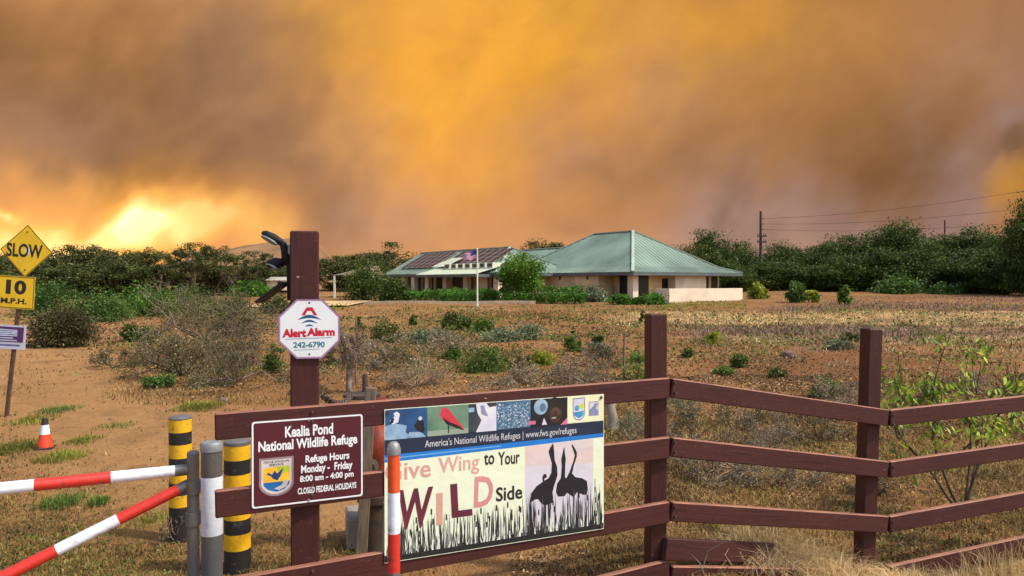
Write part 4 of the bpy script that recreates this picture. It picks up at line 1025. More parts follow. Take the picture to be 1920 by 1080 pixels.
# face towards the field, left of the corner
mb = MB(); mb.box((1.0, 7.0, (WT - .3) / 2), (1.4, 6.2, WT + .3)); mb.build('wall', M['tanwall'], bd)
mb = MB(); mb.box((.95, .95, (WT - .3) / 2), (.55, .55, WT + .3)); mb.build('column', M['whitewall'], bd)
for yy in (2.35,): boxp('door', (1.75, yy, .85), (.1, 1.5, 2.1), M['darkglass'])
boxp('door', (2.55, 1.46, .85), (1.0, .08, 2.1), M['darkglass'])
w = boxp('window', (5.0, 1.47, 1.25), (.9, .06, .8), M['darkglass'])
mb = MB(); mb.box((6.9, 1.1, (WT - .3) / 2), (3.5, .8, WT + .3)); mb.build('wall', M['whitewall'], bd)
for xx in (9.5, 10.6): boxp('window', (xx, 1.47, 1.2), (.7, .06, 1.3), M['darkglass'])
for yy, zz in ((5.1, 1.95), (8.4, 1.95)): boxp('wall_lamp', (.26, yy, 1.72), (.1, .18, .28), M['iron'], .02)
# left wing: wall set back behind the colonnade
wall('wall', -3.6, 10.2, -3.6, 28.2, M['tanwall']); wall('wall', -3.49, 10.1, 2.6, 10.1, M['tanwall']); wall('wall', -4.6, 28.3, 2.6, 28.3, M['tanwall']); wall('wall', 2.7, 10.21, 2.7, 28.19, M['tanwall'])
for yy, ww in ((11.2, 1.9), (13.4, 1.4), (17.2, 2.1), (20.0, 2.2), (22.6, 1.8), (25.4, 2.6)):  # widened so the dark glass stands in for the porch shade
    boxp('window', (-3.72, yy, .95), (.06, ww, 1.9), M['darkglass'])
boxp('door', (-3.73, 15.4, .85), (.06, .9, 2.0), mat('wood_door', (.34, .17, .08), .6, .2))
for yy in (9.5, 11.5, 13.9, 17.2, 20.3, 22.9, 24.8, 27.6):
    mb = MB(); mb.box((-5.0, yy, (WT - .3) / 2), (.42, .62, WT + .3), None, 0, .02); mb.build('column', M['colwall'], bd)
# porch roof with the row of skylights
mb = MB(); roof_face(mb, [(-6.9, 9.6, EZ - .10), (-6.9, 19.2, EZ - .10), (-4.2, 19.2, EZ + .62), (-4.2, 9.6, EZ + .62)]);
roof_face(mb, [(-6.9, 19.2, EZ - .10), (-5.5, 20.6, EZ + .02), (-4.2, 19.2, EZ + .62)])
mb.build('porch_roof', [M['ridge'], M['skyframe']], bd)
mb = MB(); mb.beam((-6.9, 9.6, EZ - .22), (-6.9, 19.2, EZ - .22), .08, .22); mb.beam((-6.86, 9.6, EZ - .22), (-5.0, 9.6, EZ - .22), .08, .22); mb.beam((-6.86, 19.2, EZ - .22), (-5.5, 20.5, EZ - .22), .08, .22); mb.build('fascia', M['fascia'], bd)
# raised dormer at the end of the skylights
mb = MB(); roof_face(mb, [(-4.95, 17.3, EZ + .62), (-4.95, 19.9, EZ + .62), (-3.1, 19.4, EZ + 1.42), (-3.1, 17.5, EZ + 1.42)]); mb.build('dormer_roof', [M['ridge'], M['skyframe']], bd)
for k in range(7):
    y = 10.3 + 1.08 * k
    mb = MB(); mb.box((-4.75, y, EZ + .58), (.9, .80, .44)); sf = mb.build('skylight', M['skyframe'], bd)
    mb = MB(); mb.box((-5.21, y, EZ + .60), (.03, .60, .25)); mb.build('pane', M['skylight'], sf)
# solar panels on the slope that faces the field
p0 = Vector((-5.55 + 1.25, 0, EZ + .43)); p1 = Vector((-1.05, 0, 4.62 - zb)); sl = p1 - p0
npn = sl.cross(Vector((0, 1, 0))).normalized(); npn = npn if npn.z > 0 else -npn
tpl = None
for col in range(15):
    for row in range(4):
        if col in (8,) : continue
        if row < 1 and 6 < col < 9: continue
        y = 12.4 + col * 1.02
        if y > 27.6: continue
        c = p0 + sl * (.16 + row * .205) + npn * .11; c.y = y
        if tpl is None:
            mb = MB(); u = sl.normalized(); mb.beam(Vector((0, 0, 0)) - u * .385, u * .385, .93, .04, 0, 0, npn); mb.beam(-u * .345 + npn * .012, u * .345 + npn * .012, .85, .03, 1, 0, npn)
            tpl = mb.build('solar_panel', [M['panelframe'], M['panel']], bd, c)
        else:
            o = tpl.copy(); COL.objects.link(o); o.parent = bd; o.location = c
# low patio wall
e1, e2 = Vector((.812, .583)), Vector((-.583, .812))
pw0 = Vector((10.42, 49.0))
pw = empty('patio_wall', (pw0.x, pw0.y, G(pw0.x, pw0.y)), ANG, 'low cream rendered wall around the patio at the corner of the building', 'wall')
mb = MB(); mb.box((3.85, .1, .42), (7.7, .2, 1.05), None, 0, .01); mb.box((.1, .70, .42), (.2, 1.0, 1.05), None, 0, .01); mb.build('panel', M['whitewall'], pw)

# ------------------------------------------------------------------ flag and pole, utility poles, wires
fp = gp(895, 576)
t = empty('flagpole', fp, 0, 'thin white flagpole standing before the hedges of the building', 'flagpole')
hp = 107 * fp.y / F
mb = MB(); mb.tube((0, 0, -.2), (0, 0, hp), .055, .035, 12); mb.build('pole', M['pole'], t, smooth=True)
mb = MB(); mb.lathe([(.005, hp), (.05, hp + .03), (.06, hp + .07), (.03, hp + .11), (.005, hp + .12)], 12); mb.build('finial', M['pole'], t, smooth=True)
mb = MB(); mb.lathe([(.16, -.1), (.16, .05), (.07, .08)], 14); mb.build('base', M['concrete'], t, smooth=True)
mb = MB(); fw, fh = 25 * fp.y / F, 15 * fp.y / F; nx = 14
for r_ in range(13):
    for k in range(nx):
        vs = []
        for kk, rr in ((k, r_), (k + 1, r_), (k + 1, r_ + 1), (k, r_ + 1)):
            u = kk / nx; vs.append((-u * fw, .10 * math.sin(u * 7) * u, -rr / 13 * fh - u * u * fh * .42 + .05 * math.sin(u * 9 + rr * .1)))
        mi = 2 if (r_ < 7 and k < 6) else (0 if r_ % 2 == 0 else 1)
        mb.add(vs, [(0, 1, 2, 3)], mi)
fl_ = mb.build('flag', [M['flagred'], M['flagwhite'], M['flagblue']], None, (fp.x - .05, fp.y, fp.z + hp - .05), smooth=True)
sol = fl_.modifiers.new('cloth', 'SOLIDIFY'); sol.thickness = .006
tag(fl_, 'striped flag with dark blue canton drooping from the flagpole', 'flag')
# utility poles
def upole(px, pyt, d, label, arms, ins):
    p = P(px, pyt, d); b = Vector((p.x, p.y, G(p.x, p.y))); h = p.z - b.z; k = d / F
    t = empty('utility_pole', b, 0, label, 'utility pole', 'utility poles along the tree line')
    mb = MB(); mb.tube((0, 0, -.3), (0, 0, h), .17, .12, 12); mb.build('pole', M['wood_pole'], t, smooth=True)
    for py in arms:
        z_ = EYE + (HZ - py) * k - b.z
        mb = MB(); mb.beam((-7 * k, -.16, z_), (10 * k, -.16, z_), .12, .14)
        for q in (-6, -3, 5, 8): mb.tube((q * k, -.16, z_ + .07), (q * k, -.16, z_ + .27), .05, .035, 8)
        mb.build('crossarm', M['wood_pole'], t)
    for py in ins:
        z_ = EYE + (HZ - py) * k - b.z
        mb = MB(); mb.tube((0, 0, z_), (6.5 * k, 0, z_), .035, .05, 8); mb.build('insulator', M['iron'], t)
    return b, h
upole(1426, 396, 78, 'tall dark utility pole with two crossarms in front of the trees', (443, 454), (410, 420, 430))
upole(1771, 413, 120, 'distant bare utility pole standing up beyond the dense trees', (), (425,))
def wire(a, b, sag, r=.014):
    pts = []
    for k in range(25):
        t = k / 24; p = a.lerp(b, t); p.z -= sag * 4 * t * (1 - t); pts.append(p)
    mb = MB(); mb.path(pts, r, 5, 0, False); return mb.build('power_line', M['wire'])
for (x0, y0, d0_), (x1, y1, d1_), lab in (((1431, 410, 78), (1990, 346, 60), 'topmost thin power line sloping up from the tall utility pole'), ((1431, 420, 78), (1990, 382, 60), 'middle thin power line from the tall utility pole'),
        ((1431, 430, 78), (1990, 410, 60), 'lowest thin power line from the tall utility pole')):
    tag(wire(P(x0, y0, d0_), P(x1, y1, d1_), .5), lab, 'power line', 'power lines')

# ------------------------------------------------------------------ small buildings, lamp post, parked car far left
def shed(px0, px1, pyb, pyt, d, label, m_wall, m_roof):
    a, b = P(px0, HZ, d), P(px1, HZ, d); z0 = EYE + (HZ - pyb) * d / F; z1 = EYE + (HZ - pyt) * d / F
    w = b.x - a.x; t = empty('outbuilding', ((a.x + b.x) / 2, d, z0), .15, label, 'outbuilding', 'low outbuildings among the trees')
    hh = z1 - z0
    mb = MB(); mb.box((0, 2, hh * .3 - .2), (w * .9, 4, hh * .6 + .4)); mb.build('wall', m_wall, t)
    e = hh * .6 + .003
    mb = MB(); mb.add([(-w / 2, -.4, e), (w / 2, -.4, e), (w / 2, 4.4, e), (-w / 2, 4.4, e), (-w * .42, 2, hh), (w * .42, 2, hh)], [(0, 1, 5, 4), (2, 3, 4, 5), (1, 2, 5), (3, 0, 4), (3, 2, 1, 0)]); mb.build('roof', m_roof, t)
    mb = MB(); mb.box((w * .12, -.03, hh * .32), (w * .16, .06, hh * .3)); mb.build('window', M['darkglass'], t)
    return t
shed(498, 540, 536, 519, 66, 'pale roofed outbuilding behind the far shrubs near the tallest fence post', M['whitewall'], mat('pale_roof', (.50, .45, .36), .7))
cp = P(664, 530, 58); cz = G(cp.x, cp.y)
t = empty('carport', (cp.x, cp.y, cz), 0, 'open carport with tan sloping roof and white posts beside the building', 'carport')
k = 58 / F; zz = lambda py: EYE + (HZ - py) * k - cz
mb = MB(); x0, x1 = (631 - 664) * k, (704 - 664) * k
mb.add([(x0, -1, zz(516)), (x1, -1, zz(515)), (x1, 4, zz(515)), (x0, 4, zz(516)), ((690 - 664) * k, 1.5, zz(498)), (x1, 1.5, zz(498))], [(0, 1, 5, 4), (2, 3, 4, 5), (3, 0, 4), (1, 2, 5), (3, 2, 1, 0)]); mb.build('roof', M['shedroof'], t)
for x_ in ((632.5 - 664) * k, (680 - 664) * k, (702 - 664) * k):
    mb = MB(); mb.beam((x_, -.9, -.1), (x_, -.9, zz(516.5)), .14, .14, 0, 0, (0, 1, 0)); mb.build('post', M['pole'], t)
pl = P(436, 506, 72); b = Vector((pl.x, pl.y, G(pl.x, pl.y)))
t = empty('lamp_post', b, 0, 'slender white lamp post among the far trees', 'lamp post')
mb = MB(); mb.tube((0, 0, -.1), (0, 0, pl.z - b.z), .07, .05, 10); mb.build('pole', M['pole'], t); mb = MB(); mb.box((.2, 0, pl.z - b.z + .04), (.6, .25, .12), None, 0, .03); mb.build('lamp_head', M['galv_light'], t)
pcx = P(441, 535, 68); b = Vector((pcx.x, pcx.y, G(pcx.x, pcx.y) + .0))
t = empty('parked_car', b, .12, 'small white car parked among the far trees by the lamp post', 'car')
def car():
    prof = [(-1.0, .3), (1.0, .3), (1.02, .55), (.95, .72), (.6, .78), (.35, 1.12), (-.45, 1.15), (-.75, .82), (-1.0, .75), (-1.04, .5)]
    mb = MB(); mb.slab([(x * 1.9, z_) for x, z_ in prof], -.8, .8); mb.build('body', M['carwhite'], t)
    mb = MB(); mb.slab([(1.05, .80), (.62, 1.07), (-.8, 1.09), (-1.2, .84)], -.815, .815); mb.build('window', M['darkglass'], t)
    for x in (-1.2, 1.2):
        for y in (-.74, .74):
            mb = MB(); mb.tube((x, y - .1, .3), (x, y + .1, .3), .31, .31, 16); w_ = mb.build('wheel', M['tyre'], t)
            mb = MB(); mb.tube((x, y - .11, .3), (x, y + .11, .3), .17, .17, 12); mb.build('rim', M['galv_light'], w_)
car()

# ------------------------------------------------------------------ vegetation
RNG = np.random.default_rng(12)
def leaves(pos, size, rng, up=.35, asp=.5, fold=.18, shape='leaf'):
    """one small folded leaf per point; returns verts (n*4 or n*6) and faces"""
    n = len(pos)
    nrm = rng.normal(size=(n, 3)); nrm[:, 2] = np.abs(nrm[:, 2]) + up; nrm /= np.linalg.norm(nrm, axis=1)[:, None]
    a = rng.normal(size=(n, 3)); d = a - nrm * (a * nrm).sum(1)[:, None]; d /= np.linalg.norm(d, axis=1)[:, None] + 1e-9
    s_ = np.cross(nrm, d); L = (size * rng.uniform(.6, 1.35, n))[:, None]; w = L * asp * .5
    b = pos - d * L * .5; tip = pos + d * L * .5 - nrm * L * fold
    m1 = pos + s_ * w + nrm * L * fold * .5; m2 = pos - s_ * w + nrm * L * fold * .5
    v = np.stack([b, m1, tip, m2], 1).reshape(-1, 3)
    i = np.arange(n)[:, None] * 4
    return v, i + np.array([[0, 1, 2, 3]])
def tubes(p0, p1, r0, r1, n=4):
    p0, p1 = np.asarray(p0, float), np.asarray(p1, float); r0, r1 = np.asarray(r0, float), np.asarray(r1, float)
    t = p1 - p0; t /= np.linalg.norm(t, axis=1)[:, None] + 1e-9
    ref = np.where(np.abs(t[:, 2:3]) < .9, np.array([[0, 0, 1.]]), np.array([[1., 0, 0]])); u = np.cross(t, ref); u /= np.linalg.norm(u, axis=1)[:, None]; w = np.cross(t, u)
    vs = []
    for p, r in ((p0, r0), (p1, r1)):
        for k in range(n):
            a = 2 * math.pi * k / n; vs.append(p + (u * math.cos(a) + w * math.sin(a)) * r[:, None])
    v = np.stack(vs, 1).reshape(-1, 3); i = np.arange(len(p0))[:, None] * (2 * n)
    f = np.concatenate([i + np.array([[k, (k + 1) % n, n + (k + 1) % n, n + k]]) for k in range(n)])
    return v, f
def branches(rng, start, direc, length, rad, depth, spread=.6, kids=(2, 4), gnarl=.25, shrink=.68, up=.08):
    """limbs as many short tapering pieces; returns arrays and the tips"""
    segs = []; tips = []
    def grow(p, d, L, r, k):
        n = 3; q = p
        for i in range(n):
            d2 = d + rng.normal(size=3) * gnarl * .5; d2[2] += up; d2 /= np.linalg.norm(d2)
            e = q + d2 * L / n; ra, rb = r * (1 - .45 * i / n), r * (1 - .45 * (i + 1) / n)
            segs.append((q, e, ra, rb)); q = e; d = d2
            if k > 0 and i > 0 and rng.random() < .55:
                d3 = d + rng.normal(size=3) * spread; d3 /= np.linalg.norm(d3); grow(q, d3, L * shrink * .8, r * .5, k - 1)
        if k > 0:
            for _ in range(rng.integers(*kids)):
                d3 = d + rng.normal(size=3) * spread; d3 /= np.linalg.norm(d3)
                grow(q, d3, L * shrink * rng.uniform(.75, 1.2), r * .58, k - 1)
        else: tips.append(q)
    for d in direc: grow(np.array(start, float), np.array(d, float) / np.linalg.norm(d), length * rng.uniform(.85, 1.15), rad, depth)
    S_ = [np.array(x) for x in zip(*segs)]
    return S_, np.array(tips)
def tree_meshes(seed, h, w, leafm, nclump=60, per=75, size=.26, trunk=.25, flat=.55, open_=0.0, low=.22, crf=.095):
    """a trunk with limbs, and a crown of leaf clumps spread through its volume (two meshes)"""
    rng = np.random.default_rng(seed)
    dirs = [rng.normal(size=3) * .5 + np.array([0, 0, 1.]) for _ in range(4)]
    S_, tips = branches(rng, (0, 0, h * .12), dirs, h * .32, h * .018 * trunk / .25, 2, .55)
    pts = [((0, 0, -.4), (0, 0, h * .15), h * .034, h * .026)]
    v, f = tubes(np.concatenate([S_[0], [pts[0][0]]]), np.concatenate([S_[1], [pts[0][1]]]), np.concatenate([S_[2], [pts[0][2]]]), np.concatenate([S_[3], [pts[0][3]]]), 6)
    tm = fast_mesh('trunk', v, f, M['bark'], smooth=True)
    cs = []
    while len(cs) < nclump:
        p = rng.uniform(-1, 1, 3); r = np.linalg.norm(p)
        if r > 1 or r < rng.random() * .75: continue
        lump = 1 + .22 * math.sin(3 * math.atan2(p[1], p[0]) + seed) + .15 * math.sin(5 * p[2] + seed * 2)
        cs.append((p[0] * w / 2 * lump, p[1] * w / 2 * lump, h * (low + (1 - low) * (.5 + .5 * p[2])) * (1 + .06 * rng.normal())))
    cs = np.array(cs)
    cr = w * crf * rng.uniform(.6, 1.5, len(cs)) * (1 - .3 * open_)
    cnt = np.maximum(8, (per * rng.uniform(.5, 1.4, len(cs)))).astype(int)
    pos = np.concatenate([c + np.clip(rng.normal(size=(k, 3)), -1.6, 1.6) * r * np.array([1, 1, flat]) for c, r, k in zip(cs, cr, cnt)])
    pos = pos[pos[:, 2] > .05]
    v, f = leaves(pos, size, rng, .4, .62)
    return tm, fast_mesh('crown', v, f, leafm)
def place_tree(tm, cm, loc, h, label, group=None, sx=1., rz=0, cat='tree', name='tree'):
    t = empty(name, loc, rz, label, cat, group)
    link('trunk', tm, t, sc=(sx, sx, h)); link('crown', cm, t, sc=(sx, sx, h)); return t
TR = {'broad': [tree_meshes(100 + i, 7, 7.2, M['leafdark'], 130, 150, .25, low=.0) for i in range(5)],
      'olive': [tree_meshes(140 + i, 6, 5.5, M['leafolive'], 90, 125, .22, open_=.3, low=.0) for i in range(4)],
      'scrag': [tree_meshes(180 + i, 6, 4.4, M['leafolive'], 46, 120, .17, open_=1., low=.30, crf=.085) for i in range(3)]}
def tree_px(kind, i, px, pyt, pyb, d, label, group, wpx=None):
    p = P(px, HZ, d); z0 = max(G(p.x, p.y), EYE + (HZ - pyb) * d / F - .4); z0 = G(p.x, p.y)
    h = EYE + (HZ - pyt) * d / F - z0
    base_h = {'broad': 7, 'olive': 6, 'scrag': 6}[kind]; bw = {'broad': 7.2, 'olive': 5.5, 'scrag': 4.4}[kind]
    tm, cm = TR[kind][i % len(TR[kind])]
    sx = (wpx * d / F / bw) if wpx else h / base_h
    return place_tree(tm, cm, (p.x, p.y, z0), h / (base_h * 1.03), label, group, sx, (px * .37 + i) % 6.28)
# ranks of trees: (kind, x, top, width) seen in the photograph
gR = 'dark trees beyond the field past the utility pole'
right = [('broad', 1300, 462, 70, 76), ('broad', 1332, 438, 95, 78), ('broad', 1380, 458, 80, 82), ('broad', 1408, 470, 75, 80), ('broad', 1462, 462, 90, 84), ('broad', 1508, 470, 85, 82),
         ('broad', 1545, 462, 80, 80), ('broad', 1572, 446, 100, 82), ('broad', 1622, 440, 110, 82), ('broad', 1682, 426, 124, 80), ('broad', 1742, 442, 120, 82), ('broad', 1795, 446, 100, 78),
         ('broad', 1838, 432, 100, 76), ('broad', 1876, 436, 80, 72), ('broad', 1928, 384, 84, 62), ('broad', 1985, 390, 110, 60), ('broad', 1650, 470, 110, 76), ('broad', 1710, 474, 110, 75),
         ('broad', 1770, 476, 110, 74), ('broad', 1590, 482, 100, 76), ('broad', 1480, 492, 100, 78), ('broad', 1360, 490, 90, 75), ('broad', 1430, 494, 90, 77), ('broad', 1840, 470, 110, 70), ('broad', 1890, 470, 110, 66), ('broad', 1535, 500, 80, 76)]
lab_r = {1332: 'rounded dark tree just behind the hipped end of the building roof', 1928: 'tallest flat-layered dark tree at the right edge of the picture', 1682: 'domed dark tree rising highest mid-way along the dense trees', 1838: 'dark green tree just right of the distant bare utility pole'}
for i, (k_, px, pt, w_, d_) in enumerate(right):
    tree_px(k_, i, px, pt, 540, d_, lab_r.get(px, 'dark green tree in the dense row beyond the field past the utility pole'), gR, w_)
gL = 'olive trees under the fire glow'
left = [('olive', 20, 470, 90, 66), ('olive', 75, 468, 80, 64), ('olive', 128, 466, 80, 62), ('olive', 170, 460, 90, 63), ('olive', 215, 464, 90, 66), ('olive', 258, 468, 80, 64), ('scrag', 300, 462, 70, 62), ('scrag', 338, 458, 70, 60), ('scrag', 368, 452, 75, 60),
        ('scrag', 402, 460, 70, 62), ('scrag', 440, 470, 70, 64), ('scrag', 478, 468, 70, 66), ('olive', 510, 486, 70, 70), ('olive', 455, 506, 100, 66), ('olive', 380, 504, 110, 64), ('olive', 310, 500, 110, 62), ('scrag', 275, 464, 70, 61), ('scrag', 385, 464, 60, 63), ('scrag', 200, 458, 70, 60), ('scrag', 100, 462, 70, 62), ('olive', 240, 490, 120, 60), ('olive', 150, 492, 120, 58), ('olive', 60, 494, 130, 58), ('olive', 545, 494, 80, 74), ('olive', -20, 480, 100, 60)]
for i, (k_, px, pt, w_, d_) in enumerate(left):
    tree_px(k_, i, px, pt, 540, d_, 'scraggly open-crowned tree with glowing smoke showing through its branches' if k_ == 'scrag' else 'olive green tree in the low row under the fire glow', gL, w_)
gC = 'olive trees behind the solar panel wing'
for i, (px, pt, w_, d_, lab) in enumerate(((622, 476, 90, 80, 'olive tree right beside the tallest fence post, behind the carport'), (668, 474, 80, 82, 'olive tree directly behind the carport roof'), (725, 460, 110, 84, 'large olive tree behind the end of the solar panel wing'), (1022, 451, 92, 90, 'wide low olive tree crown showing above the roof ridge between wing and main block'), (690, 482, 90, 78, 'low olive tree between carport and solar panel wing'))):
    tree_px('olive', i, px, pt, 540, d_, lab, gC, w_)

def bush(name, px, pyb, wpx, hpx, leafm, label, group=None, cat='bush', n=1400, lsz=None, d=None, seed=0, dome=.8, clumps=26, twig=True, depth_ratio=.8, up=.4, asp=.6):
    """a shrub: stems and leaf clumps through a low dome; base at a place of the photograph"""
    rng = np.random.default_rng(1000 + seed + int(px * 7 + pyb))
    b = gp(px, pyb) if d is None else Vector((P(px, HZ, d).x, d, G(P(px, HZ, d).x, d)))
    k = b.y / F; w = wpx * k; h = hpx * k
    lsz = lsz or max(.022, 4.0 * k); n = int(n * 1.6)
    cs = []
    while len(cs) < clumps:
        p = rng.uniform(-1, 1, 3); p[2] = abs(p[2])
        if np.linalg.norm(p) > 1 or np.linalg.norm(p) < .35 * rng.random(): continue
        cs.append((p[0] * w * .44, p[1] * w * .44 * depth_ratio, h * (.10 + .78 * p[2])))
    cs = np.array(cs); cr = min(w, 2.2 * h) * .12 * rng.uniform(.6, 1.4, clumps)
    per = max(4, n // clumps)
    pos = np.concatenate([c + np.clip(rng.normal(size=(per, 3)), -1.7, 1.7) * r * np.array([1, 1, .75]) for c, r in zip(cs, cr)])
    pos[:, 2] = np.abs(pos[:, 2]) + .01
    v, f = leaves(pos, lsz, rng, up, asp)
    t = empty(name, b, 0, label, cat, group)
    link('foliage', fast_mesh('foliage', v, f, leafm), t)
    if twig:
        ang = rng.uniform(0, 6.28, 9); q = cs[rng.integers(0, clumps, 9)]
        p0 = np.stack([np.cos(ang) * w * .04, np.sin(ang) * w * .04, np.full(9, -.03)], 1); mid_ = (p0 + q) / 2 + rng.normal(size=(9, 3)) * w * .04
        r = max(.006, w * .012)
        v, f = tubes(np.concatenate([p0, mid_]), np.concatenate([mid_, q]), np.full(18, r), np.full(18, r * .6), 5)
        link('stems', fast_mesh('stems', v, f, M['twigdark']), t)
    return t

# shrubs and the round tree by the building
b_ = Vector((P(975, HZ, 49).x, 49, G(P(975, HZ, 49).x, 49)))
tm, cm = tree_meshes(301, 3.0, 2.9, M['leafround'], 80, 130, .15, .4, .8, low=.16)
t = empty('tree', b_, 0, 'round bright green tree in front of the building roof', 'tree'); link('trunk', tm, t, sc=(1.05, 1.05, 1.0)); link('crown', cm, t, sc=(1.05, 1.05, 1.0))
gB = 'dark rounded bushes before the solar panel wing'
bush('bush', 688, 563, 100, 70, M['leafdark'], 'large dark rounded bush before the carport and panel wing', gB, n=4200, clumps=50, seed=1)
bush('bush', 738, 568, 66, 54, M['leafdark'], 'dark bush with ragged top just left of the first columns', gB, n=2600, clumps=36, seed=2)
bush('bush', 1115, 566, 46, 30, M['leafgreygreen'], 'dull round shrub at the end of the clipped hedge', gB, n=1600, seed=3)
def hedge(px0, px1, pyb, hpx, d, label, seed):
    rng = np.random.default_rng(seed)
    a, b = P(px0, HZ, d), P(px1, HZ, d); k = d / F; w = b.x - a.x; h = hpx * k; c = (a + b) / 2; z0 = G(c.x, d)
    h = EYE + (HZ - (pyb - hpx)) * k - z0
    n = int(900 * w)
    pos = rng.uniform(-1, 1, (n, 3)); 
    pos[:, 2] = 1 - rng.random(n) ** 1.5 * 1.0
    prof = 1 + .07 * np.sin(pos[:, 0] * w * 1.7 + seed) + .06 * np.sin(pos[:, 0] * w * 3.9)
    pos = pos * np.array([w / 2, .8, 1]); pos[:, 2] = pos[:, 2] * h * prof + rng.normal(size=n) * .05
    v, f = leaves(pos[pos[:, 2] > .03], .13, rng, .5, .6)
    t = empty('hedge', (c.x, d, z0), .0, label, 'hedge', 'green hedges along the front of the building')
    link('foliage', fast_mesh('foliage', v, f, M['leafhedge']), t)
    x = np.linspace(-w / 2 + .3, w / 2 - .3, max(3, int(w / .8))); o_ = np.zeros_like(x)
    v, f = tubes(np.stack([x, o_, o_ - .1], 1), np.stack([x + .1, o_, o_ + h * .6], 1), o_ + .04, o_ + .025, 5); link('stems', fast_mesh('stems', v, f, M['twigdark']), t)
hedge(752, 930, 570, 24, 48.6, 'low bright green hedge before the columns of the panel wing', 5)
hedge(826, 960, 558, 15, 51.5, 'second green hedge close under the columns behind the low one', 6)
hedge(940, 1098, 570, 20, 47.8, 'low green hedge under the round tree and tan wall', 7)
hedge(975, 1092, 557, 18, 51.0, 'clipped square-topped hedge against the tan wall', 8)
for i, (px, w_, h_, lab) in enumerate(((1160, 42, 20, 'loose green shrub before the dark doorway'), (1225, 50, 22, 'spreading green shrub at the end of the patio wall'), (1195, 30, 15, 'small green shrub beside the white column'))):
    bush('bush', px, 571, w_, h_, M['leafhedge'], lab, 'loose shrubs at the building corner', n=1000, seed=20 + i)
# field bushes on the right
gF = 'lone bushes on the dry field'
bush('bush', 1421, 561, 36, 36, M['leafyellow'], 'yellow-green bush alone near the foot of the tall utility pole', gF, n=1500, seed=31)
bush('bush', 1493, 567, 36, 42, M['leafvine'], 'dense dark green bush touching a yellow one on the field', gF, n=1700, seed=32)
bush('bush', 1521, 567, 28, 30, M['leafyellow'], 'yellowish bush touching the dense dark one on the field', gF, n=1100, seed=33)
bush('bush', 1585, 571, 28, 38, M['leafweed'], 'narrow upright green bush alone on the field', gF, n=1100, seed=34)
bush('bush', 1687, 543, 96, 34, M['leafvine'], 'broad pale green shrub in front of the dense trees', gF, n=2200, seed=35, d=70)
bush('bush', 1770, 545, 80, 20, M['leafvine'], 'low shrub at the foot of the dense trees', gF, n=1200, seed=36, d=68)
# thickets on the left
gT = 'green thickets along the left side'
for i, (px, pyb, w_, h_, n_, lm, lab) in enumerate(((95, 590, 130, 58, 4200, 'leafvine', 'bright green vine thicket behind the speed plate'), (190, 603, 120, 62, 4200, 'leafvine', 'tall green vine thicket behind the dark round bush'), (275, 592, 130, 54, 3800, 'leafhedge', 'bright green thicket behind the bare-branched bush'), (30, 575, 120, 40, 2600, 'leafhedge', 'low green thicket directly behind the SLOW diamond post'),
        (350, 585, 110, 46, 2600, 'leafvine', 'green thicket seen through bare branches'), (470, 556, 90, 26, 2200, 'leafhedge', 'bright low green shrub left of the floodlight panel'), (140, 545, 50, 22, 1200, 'leafgreygreen', 'pale spiky plant in front of the olive trees'), (270, 540, 60, 26, 1200, 'leafvine', 'light green shrub in front of the olive trees'), (520, 588, 70, 36, 1700, 'leafolive', 'dull olive shrub beside the octagonal sign'), (430, 590, 90, 36, 1700, 'leafolive', 'dull olive shrub behind the bare branches'))):
    bush('bush', px, pyb, w_, h_, M[lm], lab, gT, n=n_, clumps=44, seed=40 + i)
bush('bush', 112, 650, 118, 80, leaf_mat('dark_bush', [(.03, .035, .012), (.06, .065, .02), (.09, .085, .03), (.15, .12, .05)], .2), 'dark rounded twiggy bush standing on the bare dirt by the purple notice', 'bushes on the bare dirt', n=9000, clumps=80, lsz=.05, seed=60)
bush('bush', 245, 640, 34, 36, M['leafweed'], 'small green bush right of the dark round bush', 'bushes on the bare dirt', n=1300, seed=61)
bush('bush', 272, 640, 20, 28, M['leafvine'], 'small dark green bush beside the slightly larger one', 'bushes on the bare dirt', n=800, seed=62)

